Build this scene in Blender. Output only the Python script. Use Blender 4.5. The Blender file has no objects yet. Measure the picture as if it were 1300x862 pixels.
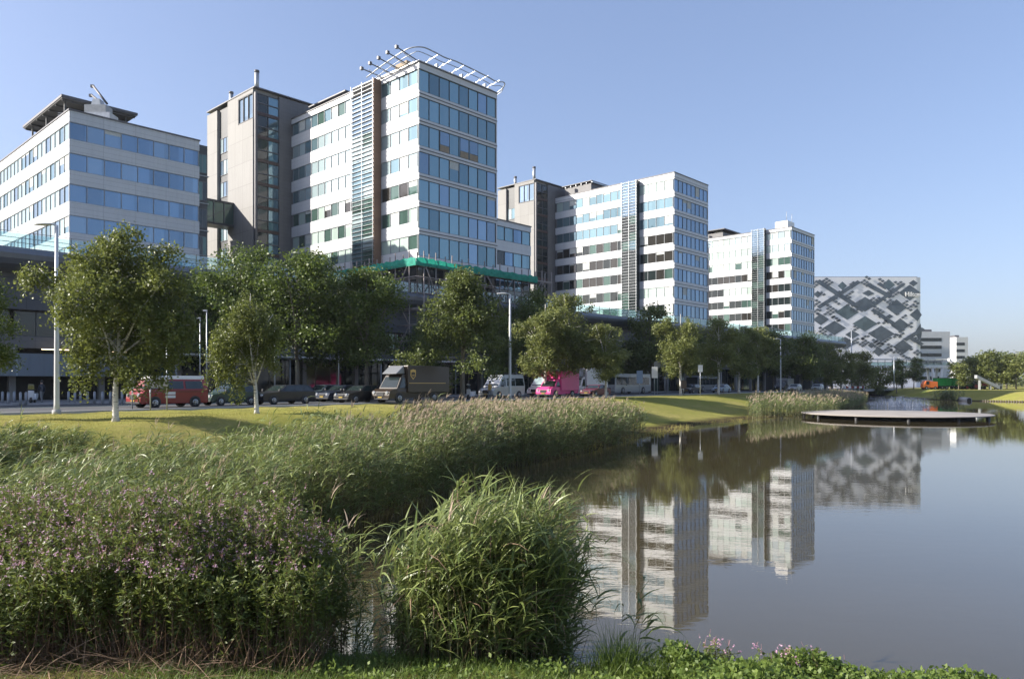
import bpy, bmesh, math, random
import numpy as np
from mathutils import Vector, Matrix
random.seed(11); RNG = np.random.default_rng(7)
PI = math.pi; rad = math.radians
sc = bpy.context.scene; COL = sc.collection

# ------------------------------------------------------------------ survey of the place
F, CX, HZ, EYE = 950.0, 650.0, 487.0, 3.7          # lens, horizon and eye height above the water
ORG = (-38.2, 66.0); _n = math.hypot(885, 950)
U = (885/_n, 950/_n); V = (-U[1], U[0])             # directions of the building rows
ROT = math.atan2(U[1], U[0]); GZ = 2.1             # street level
def xy(u, v): return ORG[0]+u*U[0]+v*V[0], ORG[1]+u*U[1]+v*V[1]
def on_v(px, v):
    k = (px-CX)/F; ax, ay = xy(0, v); return (k*ay-ax)/(U[0]-k*U[1])
def on_u(px, u):
    k = (px-CX)/F; ax, ay = xy(u, 0); return (k*ay-ax)/(V[0]-k*V[1])
def zat(y, D): return EYE+(HZ-y)/F*D
def zuv(y, u, v): return zat(y, xy(u, v)[1])
def gp(px, D): return ((px-CX)/F*D, D)

# ------------------------------------------------------------------ materials
def newmat(name):
    m = bpy.data.materials.new(name); m.use_nodes = True
    nt = m.node_tree; b = nt.nodes['Principled BSDF']; return m, nt, b
def N(nt, t, **k):
    n = nt.nodes.new(t)
    for a, v in k.items(): setattr(n, a, v)
    return n
def mathn(nt, op, a, b=None, c=None):
    n = N(nt, 'ShaderNodeMath', operation=op)
    for i, x in enumerate((a, b, c)):
        if x is None: continue
        if isinstance(x, (int, float)): n.inputs[i].default_value = x
        else: nt.links.new(x, n.inputs[i])
    return n.outputs[0]
def mixc(nt, f, a, b):
    n = N(nt, 'ShaderNodeMix', data_type='RGBA')
    for s, x in ((n.inputs[0], f), (n.inputs[6], a), (n.inputs[7], b)):
        if isinstance(x, (int, float)): s.default_value = x
        elif isinstance(x, tuple): s.default_value = (*x[:3], 1)
        else: nt.links.new(x, s)
    return n.outputs[2]
def noise(nt, scale, detail=4, vec=None, rough=.55):
    n = N(nt, 'ShaderNodeTexNoise'); n.inputs['Scale'].default_value = scale
    n.inputs['Detail'].default_value = detail; n.inputs['Roughness'].default_value = rough
    if vec is not None: nt.links.new(vec, n.inputs['Vector'])
    return n.outputs['Fac']
def ramp(nt, f, lo, hi):
    n = N(nt, 'ShaderNodeMapRange'); n.inputs[1].default_value = lo; n.inputs[2].default_value = hi
    nt.links.new(f, n.inputs[0]); return n.outputs[0]
def objco(nt): return N(nt, 'ShaderNodeTexCoord').outputs['Object']
def bump(nt, b, h, dist=.02, strength=.5):
    n = N(nt, 'ShaderNodeBump'); n.inputs['Distance'].default_value = dist; n.inputs['Strength'].default_value = strength
    nt.links.new(h, n.inputs['Height']); nt.links.new(n.outputs[0], b.inputs['Normal'])
def plain(name, col, rough=.6, metal=0., var=.12, nscale=3., bmp=0., coat=0., ior=None):
    m, nt, b = newmat(name)
    oc = objco(nt); f = noise(nt, nscale, 5, oc)
    nt.links.new(mixc(nt, ramp(nt, f, .3, .7), tuple(c*(1-var) for c in col), tuple(min(1, c*(1+var)) for c in col)), b.inputs['Base Color'])
    b.inputs['Roughness'].default_value = rough; b.inputs['Metallic'].default_value = metal
    b.inputs['Coat Weight'].default_value = coat
    if ior: b.inputs['IOR'].default_value = ior
    if bmp: bump(nt, b, f, bmp)
    return m
def panelled(name, col, sx, sz, lw=.03, dark=.55, rough=.5, metal=0., var=.06, offs=0.):
    """cladding with panel joints every sx by sz metres"""
    m, nt, b = newmat(name); oc = objco(nt)
    sp = N(nt, 'ShaderNodeSeparateXYZ'); nt.links.new(oc, sp.inputs[0])
    s = mathn(nt, 'ADD', sp.outputs[0], sp.outputs[1])
    def line(c, per, o=0.):
        c = mathn(nt, 'ADD', c, o)
        fr = mathn(nt, 'FRACT', mathn(nt, 'DIVIDE', c, per))
        return mathn(nt, 'LESS_THAN', fr, lw/per)
    l = mathn(nt, 'MAXIMUM', line(s, sx, .013), line(sp.outputs[2], sz, offs))
    cellv = N(nt, 'ShaderNodeTexWhiteNoise'); cv = N(nt, 'ShaderNodeCombineXYZ')
    nt.links.new(mathn(nt, 'FLOOR', mathn(nt, 'DIVIDE', mathn(nt, 'ADD', s, .013), sx)), cv.inputs[0])
    nt.links.new(mathn(nt, 'FLOOR', mathn(nt, 'DIVIDE', mathn(nt, 'ADD', sp.outputs[2], offs), sz)), cv.inputs[1])
    nt.links.new(cv.outputs[0], cellv.inputs[0])
    f = mathn(nt, 'ADD', mathn(nt, 'MULTIPLY', cellv.outputs[0], .5), mathn(nt, 'MULTIPLY', noise(nt, .7, 5, oc), .5))
    base = mixc(nt, f, tuple(c*(1-var) for c in col), tuple(min(1, c*(1+var)) for c in col))
    mp = N(nt, 'ShaderNodeMapping'); mp.inputs['Scale'].default_value = (1.6, 1.6, .12); nt.links.new(oc, mp.inputs[0])
    base = mixc(nt, mathn(nt, 'MULTIPLY', ramp(nt, noise(nt, 1.4, 5, mp.outputs[0], .65), .48, .75), .28), base, tuple(c*.6 for c in col))
    nt.links.new(mixc(nt, l, base, tuple(c*dark for c in col)), b.inputs['Base Color'])
    b.inputs['Roughness'].default_value = rough; b.inputs['Metallic'].default_value = metal
    return m
def glassy(name, col, metal=.5, rough=.04, wob=.02, ior=1.6):
    m, nt, b = newmat(name); oc = objco(nt); sp = N(nt, 'ShaderNodeSeparateXYZ'); nt.links.new(oc, sp.inputs[0]); cv = N(nt, 'ShaderNodeCombineXYZ')
    nt.links.new(mathn(nt, 'FLOOR', mathn(nt, 'DIVIDE', mathn(nt, 'ADD', sp.outputs[0], sp.outputs[1]), 1.82)), cv.inputs[0]); nt.links.new(mathn(nt, 'FLOOR', mathn(nt, 'DIVIDE', sp.outputs[2], 3.6)), cv.inputs[1])
    wn = N(nt, 'ShaderNodeTexWhiteNoise'); nt.links.new(cv.outputs[0], wn.inputs[0])
    nt.links.new(mixc(nt, wn.outputs[0], tuple(c*.8 for c in col), tuple(min(1, c*1.15) for c in col)), b.inputs['Base Color'])
    b.inputs['Metallic'].default_value = metal; b.inputs['Roughness'].default_value = rough
    b.inputs['IOR'].default_value = ior
    bump(nt, b, noise(nt, .55, 2, objco(nt)), wob, .6)
    return m
M = {}
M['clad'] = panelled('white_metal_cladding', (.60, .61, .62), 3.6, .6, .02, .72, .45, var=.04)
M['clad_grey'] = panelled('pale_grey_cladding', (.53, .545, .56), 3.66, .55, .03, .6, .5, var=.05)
M['concrete'] = panelled('concrete_panels', (.29, .285, .275), 2.4, 3.6, .05, .6, .85, var=.07)
M['granite'] = panelled('grey_stone_panels', (.15, .148, .15), 1.2, .6, .02, .6, .6, var=.10)
M['dark_clad'] = panelled('dark_metal_cladding', (.045, .05, .055), 1.8, .9, .03, .4, .5)
M['deck_metal'] = panelled('deck_edge_metal', (.16, .175, .2), 7.2, 9., .06, .3, .38, metal=.3)
M['louver'] = panelled('grey_louvres', (.085, .09, .105), 7.2, .9, .05, .5, .5)
M['screen'] = panelled('perforated_screen', (.17, .20, .23), 3.0, 9, .12, 1.6, .6)
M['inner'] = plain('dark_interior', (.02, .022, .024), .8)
M['brown'] = panelled('brown_stone', (.20, .12, .08), 3, .9, .03, .7, .7, var=.15)
M['frame'] = plain('grey_window_frame', (.30, .32, .34), .5)
M['frame_d'] = plain('dark_window_frame', (.08, .085, .09), .5)
M['steel'] = plain('galvanised_steel', (.42, .44, .46), .45, .6)
M['white'] = plain('white_paint', (.75, .75, .74), .4, var=.04)
M['cap'] = plain('dark_roof_edge', (.10, .10, .11), .5)
M['g_blue'] = glassy('blue_reflective_glass', (.17, .26, .36), .58)
M['g_blue2'] = glassy('blue_reflective_glass_b', (.21, .30, .39), .52)
M['g_teal'] = glassy('teal_reflective_glass', (.19, .30, .34), .55)
M['g_teal2'] = glassy('teal_reflective_glass_b', (.14, .23, .27), .55)
M['g_pale'] = glassy('pale_glass_with_blinds', (.40, .50, .52), .25, .1)
M['g_blind'] = glassy('glass_over_drawn_blinds', (.44, .54, .49), .1, .12)
M['g_green'] = glassy('green_tinted_glass', (.08, .14, .12), .3, .05)
M['g_dark'] = glassy('dark_glass', (.018, .026, .026), .1, .05)
M['g_brown'] = glassy('dark_glass_brown', (.036, .034, .03), .1, .08)
M['blind'] = plain('window_blind', (.50, .52, .49), .7)
M['chip'] = plain('boarded_panel', (.30, .24, .17), .8)
M['clear'] = None
m, nt, b = newmat('clear_glass'); tr = N(nt, 'ShaderNodeBsdfTransparent'); tr.inputs[0].default_value = (.72, .86, .86, 1)
gl = N(nt, 'ShaderNodeBsdfGlossy'); gl.inputs['Roughness'].default_value = .03; mx = N(nt, 'ShaderNodeMixShader'); mx.inputs[0].default_value = .14
nt.links.new(tr.outputs[0], mx.inputs[1]); nt.links.new(gl.outputs[0], mx.inputs[2])
nt.links.new(mx.outputs[0], nt.nodes['Material Output'].inputs[0]); M['clear'] = m

# ------------------------------------------------------------------ mesh helpers
def tag(o, label=None, cat=None, group=None, kind=None):
    if label: o['label'] = label
    if cat: o['category'] = cat
    if group: o['group'] = group
    if kind: o['kind'] = kind
    return o
def empty(name, loc, rz=0., **k):
    o = bpy.data.objects.new(name, None); COL.objects.link(o); o.location = loc; o.rotation_euler = (0, 0, rz)
    o.empty_display_size = .5; return tag(o, **k)
class MB:
    """collects shapes, then links them as ONE mesh object"""
    def __init__(s): s.v = []; s.f = []; s.mi = []; s.ms = []; s.sm = []
    def m(s, mat):
        if mat not in s.ms: s.ms.append(mat)
        return s.ms.index(mat)
    def face(s, pts, mat, smooth=False):
        b = len(s.v); s.v += [tuple(p) for p in pts]; s.f.append(tuple(range(b, b+len(pts)))); s.mi.append(s.m(mat)); s.sm.append(smooth)
    def grid(s, rings, mat, closed=True, caps=True, smooth=True):
        b = len(s.v); n = len(rings[0])
        for r in rings: s.v += [tuple(p) for p in r]
        k = s.m(mat)
        for i in range(len(rings)-1):
            for j in range(n if closed else n-1):
                a = b+i*n+j; c = b+i*n+(j+1) % n
                s.f.append((a, c, c+n, a+n)); s.mi.append(k); s.sm.append(smooth)
        if caps and closed:
            s.f.append(tuple(b+j for j in reversed(range(n)))); s.mi.append(k); s.sm.append(False)
            e = b+(len(rings)-1)*n
            s.f.append(tuple(e+j for j in range(n))); s.mi.append(k); s.sm.append(False)
    def box(s, x0, x1, y0, y1, z0, z1, mat):
        if x0 > x1: x0, x1 = x1, x0
        if y0 > y1: y0, y1 = y1, y0
        if z0 > z1: z0, z1 = z1, z0
        b = len(s.v); s.v += [(x0, y0, z0), (x1, y0, z0), (x1, y1, z0), (x0, y1, z0), (x0, y0, z1), (x1, y0, z1), (x1, y1, z1), (x0, y1, z1)]
        k = s.m(mat)
        for q in ((0, 3, 2, 1), (4, 5, 6, 7), (0, 1, 5, 4), (1, 2, 6, 5), (2, 3, 7, 6), (3, 0, 4, 7)):
            s.f.append(tuple(b+i for i in q)); s.mi.append(k); s.sm.append(False)
    def tube(s, pts, r, mat, n=8, smooth=True):
        pts = [Vector(p) for p in pts]; rs = r if isinstance(r, (list, tuple)) else [r]*len(pts)
        rings = []; ref = None
        for i, p in enumerate(pts):
            d = (pts[min(i+1, len(pts)-1)]-pts[max(i-1, 0)]).normalized()
            if ref is None: ref = d.orthogonal().normalized()
            ref = (ref-d*ref.dot(d)); ref = ref.normalized() if ref.length > 1e-6 else d.orthogonal().normalized()
            w = d.cross(ref)
            rings.append([p+(ref*math.cos(2*PI*j/n)+w*math.sin(2*PI*j/n))*rs[i] for j in range(n)])
        s.grid(rings, mat, smooth=smooth)
    def bar(s, a, b, w, mat): s.tube([a, b], w/2, mat, 4, False)
    def prism(s, poly, axis, a, b, mat):
        """polygon in the plane across the axis, extruded from a to b"""
        P = {'x': lambda p, t: (t, p[0], p[1]), 'y': lambda p, t: (p[0], t, p[1]), 'z': lambda p, t: (p[0], p[1], t)}[axis]
        s.grid([[P(p, a) for p in poly], [P(p, b) for p in poly]], mat, smooth=False)
    def lathe(s, prof, mat, n=16, c=(0, 0, 0)):
        s.grid([[(c[0]+r*math.cos(2*PI*j/n), c[1]+r*math.sin(2*PI*j/n), c[2]+z) for j in range(n)] for r, z in prof], mat)
    def build(s, name, parent=None, loc=(0, 0, 0), rz=0., bevel=0., **k):
        me = bpy.data.meshes.new(name); me.from_pydata(s.v, [], s.f)
        for m_ in s.ms: me.materials.append(M[m_] if isinstance(m_, str) else m_)
        me.polygons.foreach_set('material_index', s.mi); me.polygons.foreach_set('use_smooth', s.sm)
        bm = bmesh.new(); bm.from_mesh(me); bmesh.ops.recalc_face_normals(bm, faces=bm.faces); bm.to_mesh(me); bm.free()
        me.update()
        o = bpy.data.objects.new(name, me); COL.objects.link(o); o.parent = parent; o.location = loc; o.rotation_euler = (0, 0, rz)
        if bevel:
            md = o.modifiers.new('bevel', 'BEVEL'); md.width = bevel; md.segments = 2; md.limit_method = 'ANGLE'
        return tag(o, **k)
def np_mesh(name, verts, nper, mats, parent=None, col=None, mi=None, loc=(0, 0, 0), smooth=False):
    """one mesh of many separate nper-gons, verts (F*nper,3)"""
    nv = len(verts); nf = nv//nper
    me = bpy.data.meshes.new(name); me.vertices.add(nv); me.vertices.foreach_set('co', np.ascontiguousarray(verts, dtype=np.float32).ravel())
    me.loops.add(nv); me.loops.foreach_set('vertex_index', np.arange(nv, dtype=np.int32))
    me.polygons.add(nf); me.polygons.foreach_set('loop_start', np.arange(nf, dtype=np.int32)*nper)
    for m_ in mats: me.materials.append(M[m_] if isinstance(m_, str) else m_)
    if mi is not None: me.polygons.foreach_set('material_index', np.asarray(mi, dtype=np.int32))
    if smooth: me.polygons.foreach_set('use_smooth', np.ones(nf, dtype=bool))
    me.update(calc_edges=True)
    if col is not None:
        a = me.attributes.new('tint', 'FLOAT', 'FACE'); a.data.foreach_set('value', np.asarray(col, dtype=np.float32))
    o = bpy.data.objects.new(name, me); COL.objects.link(o); o.parent = parent; o.location = loc
    return o
def kids(o): return [c for c in bpy.data.objects if c.parent == o]
def copy_tree(o, parent=None, _m=None):
    c = o.copy(); COL.objects.link(c); c.parent = parent
    for ch in o.children: copy_tree(ch, c)
    return c

# ------------------------------------------------------------------ camera, sky and sun
cam = bpy.data.cameras.new('camera'); co = bpy.data.objects.new('camera', cam); COL.objects.link(co)
co.location = (0, 0, EYE); co.rotation_euler = (PI/2, 0, 0)
cam.sensor_width = 36; cam.lens = F/1300*36; cam.shift_y = (HZ-431)/1300; cam.clip_end = 9000; cam.clip_start = .1
sc.camera = co
SUN_EL, SUN_AZ = rad(27), math.atan2(-.997, -.088)     # azimuth measured from +Y towards +X
sun = bpy.data.lights.new('sun', 'SUN'); sun.energy = 5.0; sun.angle = rad(.53); sun.color = (1, .93, .83)
so = bpy.data.objects.new('sun', sun); COL.objects.link(so)
sd = Vector((math.sin(SUN_AZ)*math.cos(SUN_EL), math.cos(SUN_AZ)*math.cos(SUN_EL), math.sin(SUN_EL)))
so.rotation_euler = sd.to_track_quat('Z', 'Y').to_euler(); so.location = (-60, -20, 60)
w = bpy.data.worlds.new('World'); sc.world = w; w.use_nodes = True; nt = w.node_tree
sky = N(nt, 'ShaderNodeTexSky'); sky.sky_type = 'NISHITA'; sky.sun_disc = False
sky.sun_elevation = SUN_EL; sky.sun_rotation = SUN_AZ % (2*PI)
sky.air_density = 1.0; sky.dust_density = 2.0; sky.ozone_density = 2.5
gm = N(nt, 'ShaderNodeGamma'); gm.inputs[1].default_value = .7; nt.links.new(sky.outputs[0], gm.inputs[0])
tn = N(nt, 'ShaderNodeMix', data_type='RGBA', blend_type='MULTIPLY'); tn.inputs[0].default_value = 1; tn.inputs[7].default_value = (1.26, 1.285, 1.50, 1)
tn.clamp_result = False; nt.links.new(gm.outputs[0], tn.inputs[6]); nt.links.new(tn.outputs[2], nt.nodes['Background'].inputs[0]); nt.nodes['Background'].inputs[1].default_value = .105
sc.view_settings.view_transform = 'Standard'; sc.view_settings.look = 'None'; sc.view_settings.gamma = 1
sc.view_settings.exposure = 1.1; sc.view_settings.use_curve_mapping = False
sc.cycles.use_denoising = True; sc.cycles.max_bounces = 6; sc.cycles.diffuse_bounces = 2; sc.cycles.glossy_bounces = 3
sc.cycles.transparent_max_bounces = 8; sc.cycles.transmission_bounces = 3; sc.cycles.caustics_reflective = False
sc.render.engine = 'CYCLES'

# ------------------------------------------------------------------ terrain
LAKE = np.array([(-5.6, 10.6), (-4.4, 9.7), (-2.5, 9.25), (0, 9.0), (3, 8.3), (6, 7.2), (12, 4), (40, -10), (160, -40), (330, 30), (300, 130), (190, 132),
                 (140, 138), (104, 146), (97, 158), (96, 172), (103, 200), (118, 250), (128, 290), (118, 292), (107, 255), (94, 215), (82, 178), (66, 142), (50, 112), (38, 92), (31, 83), (25, 78), (21, 72),
                 (16, 65), (10, 53), (8, 49), (4.5, 41), (1.9, 36.5), (-1.6, 30), (-3.1, 23.5), (-4.3, 19.5), (-6.6, 14.5), (-6.6, 12)], dtype=float)
def sdf(P):
    """distance to the shore line, negative in the lake"""
    P = np.asarray(P, float); A = LAKE; B = np.roll(LAKE, -1, 0)
    d = np.full(len(P), 1e9); ins = np.zeros(len(P), bool)
    for a, b in zip(A, B):
        e = b-a; w_ = P-a; t = np.clip((w_@e)/(e@e), 0, 1); d = np.minimum(d, np.hypot(*(w_-t[:, None]*e).T))
        c = ((a[1] > P[:, 1]) != (b[1] > P[:, 1]))
        if a[1] != b[1]: ins ^= c & (P[:, 0] < (b[0]-a[0])*(P[:, 1]-a[1])/(b[1]-a[1])+a[0])
    return np.where(ins, -d, d)
def sstep(x): x = np.clip(x, 0, 1); return x*x*(3-2*x)
def ground(P):
    P = np.asarray(P, float); d = sdf(P); X, Y = P[:, 0], P[:, 1]
    far = GZ*sstep(d/15.)                                        # lawn falling gently to the lake
    near = .86*sstep(d/1.5)+np.clip((d-1.5)*.13, 0, 1.24)       # bank at the photographer's feet
    wn = 1-sstep((Y-9.5)/6)
    left = .35*sstep(d/1.2)+(GZ-.35)*sstep((d-5)/9)
    wl = sstep((Y-9)/5)*(1-sstep((Y-40)/14))
    z = near*wn+(1-wn)*(left*wl+far*(1-wl))
    east = sstep((X-80)/12)*sstep((Y-100)/30); z = z*(1-east)+east*GZ*sstep(d/9)
    und = .035*np.sin(X*.6+1)*np.sin(Y*.5)+.03*np.sin(X*1.7+Y*1.1)
    z = z+und*sstep(d/3)*(1-sstep((np.hypot(X, Y)-70)/30))
    return np.where(d < 0, -np.minimum(1.5, -d*.5), np.minimum(z, GZ+.05))
def gz(x, y): return float(ground([(x, y)])[0])
def terrain_material():
    m, nt, b = newmat('lawn_and_soil'); oc = objco(nt); sp = N(nt, 'ShaderNodeSeparateXYZ'); nt.links.new(oc, sp.inputs[0])
    big = noise(nt, .12, 5, oc); mid = noise(nt, 1.3, 6, oc); fine = noise(nt, 14, 6, oc, .7)
    g = mixc(nt, ramp(nt, big, .35, .65), (.245, .245, .060), (.35, .30, .115))
    g = mixc(nt, ramp(nt, mid, .35, .75), g, (.225, .235, .055))
    g = mixc(nt, mathn(nt, 'MULTIPLY', ramp(nt, fine, .42, .75), .6), g, (.22, .20, .07))
    g = mixc(nt, mathn(nt, 'MULTIPLY', ramp(nt, noise(nt, .55, 7, oc, .7), .55, .7), .55), g, (.20, .165, .075))
    soil = mixc(nt, ramp(nt, mid, .3, .7), (.045, .036, .022), (.085, .066, .040))
    low = mathn(nt, 'SUBTRACT', 1., ramp(nt, mathn(nt, 'ADD', sp.outputs[2], mathn(nt, 'MULTIPLY', mid, .25)), .22, .40))
    nearb = mathn(nt, 'MULTIPLY', mathn(nt, 'SUBTRACT', 1., ramp(nt, sp.outputs[1], 10, 13)), 1.)
    west = mathn(nt, 'MULTIPLY', mathn(nt, 'SUBTRACT', 1., ramp(nt, sp.outputs[0], 6, 10)), mathn(nt, 'SUBTRACT', 1., ramp(nt, sp.outputs[2], .7, 1.5)))
    f = mathn(nt, 'MAXIMUM', low, mathn(nt, 'MAXIMUM', mathn(nt, 'MULTIPLY', west, .85), mathn(nt, 'MULTIPLY', nearb, .3)))
    nt.links.new(mixc(nt, f, g, soil), b.inputs['Base Color']); b.inputs['Roughness'].default_value = .95
    b.inputs['Specular IOR Level'].default_value = .0
    bump(nt, b, mathn(nt, 'ADD', fine, mathn(nt, 'MULTIPLY', noise(nt, 60, 3, oc), .5)), .05, .8)
    return m
M['terrain'] = terrain_material()
def axis(parts):
    r = []
    for a, b, st in parts: r += list(np.arange(a, b, st))
    return np.array(r+[parts[-1][1]])
gx = axis([(-4000, -400, 400), (-400, -60, 12), (-60, -20, 1.5), (-20, 14, .35), (14, 60, 1.0), (60, 150, 2.0), (150, 400, 10), (400, 4000, 400)])
gy = axis([(-600, -40, 70), (-40, -5, 2.5), (-5, 5, .6), (5, 13, .22), (13, 60, .6), (60, 120, 1.0), (120, 300, 2.5), (300, 600, 30), (600, 6000, 600)])
XX, YY = np.meshgrid(gx, gy); P = np.stack([XX.ravel(), YY.ravel()], 1); Z = ground(P)
nx, ny = len(gx), len(gy)
me = bpy.data.meshes.new('ground'); idx = np.arange(nx*ny).reshape(ny, nx)
fc = np.stack([idx[:-1, :-1], idx[:-1, 1:], idx[1:, 1:], idx[1:, :-1]], -1).reshape(-1, 4)
me.vertices.add(nx*ny); me.vertices.foreach_set('co', np.column_stack([P, Z]).astype(np.float32).ravel())
me.loops.add(fc.size); me.loops.foreach_set('vertex_index', fc.ravel().astype(np.int32))
me.polygons.add(len(fc)); me.polygons.foreach_set('loop_start', np.arange(len(fc), dtype=np.int32)*4)
me.polygons.foreach_set('use_smooth', np.ones(len(fc), bool)); me.update(calc_edges=True); me.materials.append(M['terrain'])
o = bpy.data.objects.new('ground', me); COL.objects.link(o); tag(o, kind='structure')

def water_material():
    m, nt, b = newmat('lake_water'); oc = objco(nt)
    mp = N(nt, 'ShaderNodeMapping'); mp.inputs['Scale'].default_value = (.8, 1.6, 1); mp.inputs['Rotation'].default_value = (0, 0, .25); nt.links.new(oc, mp.inputs[0])
    a = noise(nt, 1.6, 3, mp.outputs[0], .5); c = noise(nt, 7, 3, mp.outputs[0], .5); patch = ramp(nt, noise(nt, .05, 3, oc), .35, .7)
    h = mathn(nt, 'ADD', a, mathn(nt, 'MULTIPLY', c, .22))
    h = mathn(nt, 'MULTIPLY', h, mathn(nt, 'ADD', .25, mathn(nt, 'MULTIPLY', patch, .55)))
    nt.links.new(mixc(nt, ramp(nt, noise(nt, .09, 4, oc), .3, .7), (.050, .041, .021), (.070, .057, .030)), b.inputs['Base Color'])
    b.inputs['Roughness'].default_value = .015; b.inputs['IOR'].default_value = 1.55
    bump(nt, b, h, .0029, 1.)
    return m
M['water'] = water_material()
wb = MB(); wb.face([(-12, -60, 0), (400, -60, 0), (400, 320, 0), (-12, 320, 0)], 'water'); wb.build('lake_water', kind='structure')

# road, kerbs, pavement, path -- strips that follow one line beside the lawn
RD = Vector((.596, .803)); RN = Vector((-.803, .596)); R0 = Vector((-24.4, 41.6))   # near edge; RN points away from the lake
RANG = math.atan2(RD.y, RD.x)
def rp(s_, t): p = R0+RD*s_+RN*t; return (p.x, p.y)
def strip(name, t0, t1, z0, z1, mat, s0=-150, s1=420, step=6, **k):
    mb = MB(); n = int((s1-s0)/step)
    rings = []
    for i in range(n+1):
        s_ = s0+i*step; a = rp(s_, t0); c = rp(s_, t1)
        rings.append([(a[0], a[1], z0), (c[0], c[1], z0), (c[0], c[1], z1), (a[0], a[1], z1)])
    mb.grid(rings, mat, smooth=False); return mb.build(name, **k)
def asphalt(name, c, sc_=30):
    m, nt, b = newmat(name); oc = objco(nt); f = noise(nt, sc_, 6, oc, .7); g = noise(nt, .35, 5, oc)
    base = mixc(nt, ramp(nt, g, .35, .65), tuple(x*.85 for x in c), tuple(x*1.2 for x in c))
    nt.links.new(mixc(nt, mathn(nt, 'MULTIPLY', f, .5), base, tuple(x*1.5 for x in c)), b.inputs['Base Color'])
    b.inputs['Roughness'].default_value = .85; bump(nt, b, f, .01); return m
M['asphalt'] = asphalt('asphalt', (.060, .062, .066)); M['paving'] = asphalt('grey_paving', (.22, .215, .21), 8); M['kerb'] = asphalt('kerb_concrete', (.36, .35, .34), 10)
strip('kerb', -.35, .0, 1.6, GZ+.10, 'kerb', kind='structure')
strip('road', .0, 15.5, 1.5, GZ+.064, 'asphalt', kind='structure')
strip('kerb', 15.5, 15.7, 1.6, GZ+.16, 'kerb', kind='structure')
strip('pavement', 15.7, 90, 1.5, GZ+.14, 'paving', kind='structure')
M['paint'] = plain('road_paint', (.62, .62, .60), .7)
mb = MB()
for i in range(-12, 60):
    a = rp(i*6, 8.8); c = rp(i*6+2.6, 8.8); e = rp(i*6+2.6, 8.95); g = rp(i*6, 8.95)
    mb.face([(q[0], q[1], GZ+.070) for q in (a, c, e, g)], 'paint')
mb.build('road_markings', kind='structure')
M['brown2'] = plain('brown_spandrel', (.06, .035, .03), .5)
# ------------------------------------------------------------------ buildings
def pick(ws): return random.choices([k for k, _ in ws], [w_ for _, w_ in ws])[0]
def ribbon(parent, face, plane, a0, a1, z0, z1, module, ws, frame='frame', depth=.12, name='window', choose=None, fw=.07):
    """one ribbon of panes. face 'L' looks to -x at x=plane, face 'R' looks to -y at y=plane"""
    mb = MB(); n = max(1, round((a1-a0)/module)); st = (a1-a0)/n
    def bx(p0, p1, q0, q1, za, zb, m_):
        if face == 'L': mb.box(p0, p1, q0, q1, za, zb, m_)
        else: mb.box(q0, q1, p0, p1, za, zb, m_)
    for i in range(n):
        m_ = choose(i) if choose else None
        bx(plane+depth, plane+depth+.05, a0+i*st+.001, a0+(i+1)*st-.001, z0+.001, z1-.001, m_ or pick(ws))
        if depth > .11 and 1.9 < (z1-z0) < 3.3 and random.random() < (.2 if face == 'L' else .05):
            hb = random.choice((.15, .25, .4, .6, .8))*(z1-z0); bx(plane+depth-.006, plane+depth-.0015, a0+i*st+.05, a0+(i+1)*st-.05, z1-hb, z1-.02, 'blind')
    pane = mb.build(name, parent)
    fb = MB(); mb = fb
    for i in range(n+1):
        a = min(max(a0+i*st, a0+fw/2), a1-fw/2); bx(plane+.03, plane+depth-.002, a-fw/2, a+fw/2, z0+fw, z1-fw, frame)
    bx(plane+.02, plane+depth-.002, a0, a1, z0, z0+fw, frame); bx(plane+.02, plane+depth-.002, a0, a1, z1-fw, z1, frame)
    fb.build('frame', pane)
    return pane
def tower(uc, vc, name, label, LY, RX, ztop, w1top, rows, hL, hR, shaft, zbase, wsL, wsR, clad='clad', doubled=True, wingbox=None, sp=3.6, left_rows=None, chooser=None):
    B = empty(name, (*xy(uc, vc), GZ), ROT, label=label, cat='office building', group='office towers along the road')
    Z = lambda z: z-GZ
    w = MB(); i_ = .25
    w.box(i_, RX-i_, i_, LY-i_, Z(zbase)+.02, Z(ztop)-.3, 'inner')
    # bands of cladding between the ribbons, long side
    zz = [(w1top-k*sp-hL, w1top-k*sp) for k in range(rows)]
    top = ztop
    for k, (a, c) in enumerate(zz):
        w.box(0, RX, i_+.01, LY, Z(c), Z(top), clad); top = a
    w.box(0, RX, i_+.01, LY, Z(zbase), Z(top), clad)
    zr = [(w1top-k*sp-hR, w1top-k*sp) for k in range(rows)]; top = ztop
    for a, c in zr:
        w.box(0, RX, 0, i_, Z(c), Z(top), clad)
        if doubled and top < ztop: w.box(-.06, RX+.06, -.06, -.003, Z((top+c)/2)-.05, Z((top+c)/2)+.05, 'cap')
        top = a
    w.box(0, RX, 0, i_, Z(zbase), Z(top), clad)
    for a, c in zr: w.box(RX-.2, RX, 0.002, i_, Z(a), Z(c), clad)
    w.build('wall', B)
    r = MB(); r.box(-.10, RX+.1, -.1, LY+.1, Z(ztop)+.003, Z(ztop)+.16, 'cap'); r.box(-.05, RX+.05, -.05, LY, Z(ztop)-.85, Z(ztop)-.78, 'frame')
    r.build('roof', B)
    s0, s1 = shaft
    for k, (a, c) in enumerate(zz):
        for (y0, y1) in ((.35, s0), (s1, LY-.35)):
            ribbon(B, 'L', 0, y0, y1, Z(a), Z(c), 1.8, wsL, 'frame', choose=(lambda i, k=k, y0=y0: chooser(k, i, y0 > 1)) if chooser else None)
    for a, c in zr: ribbon(B, 'R', 0, .0, RX-.2, Z(a), Z(c), 1.82, wsR, 'frame_d', fw=.05)
    return B
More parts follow.
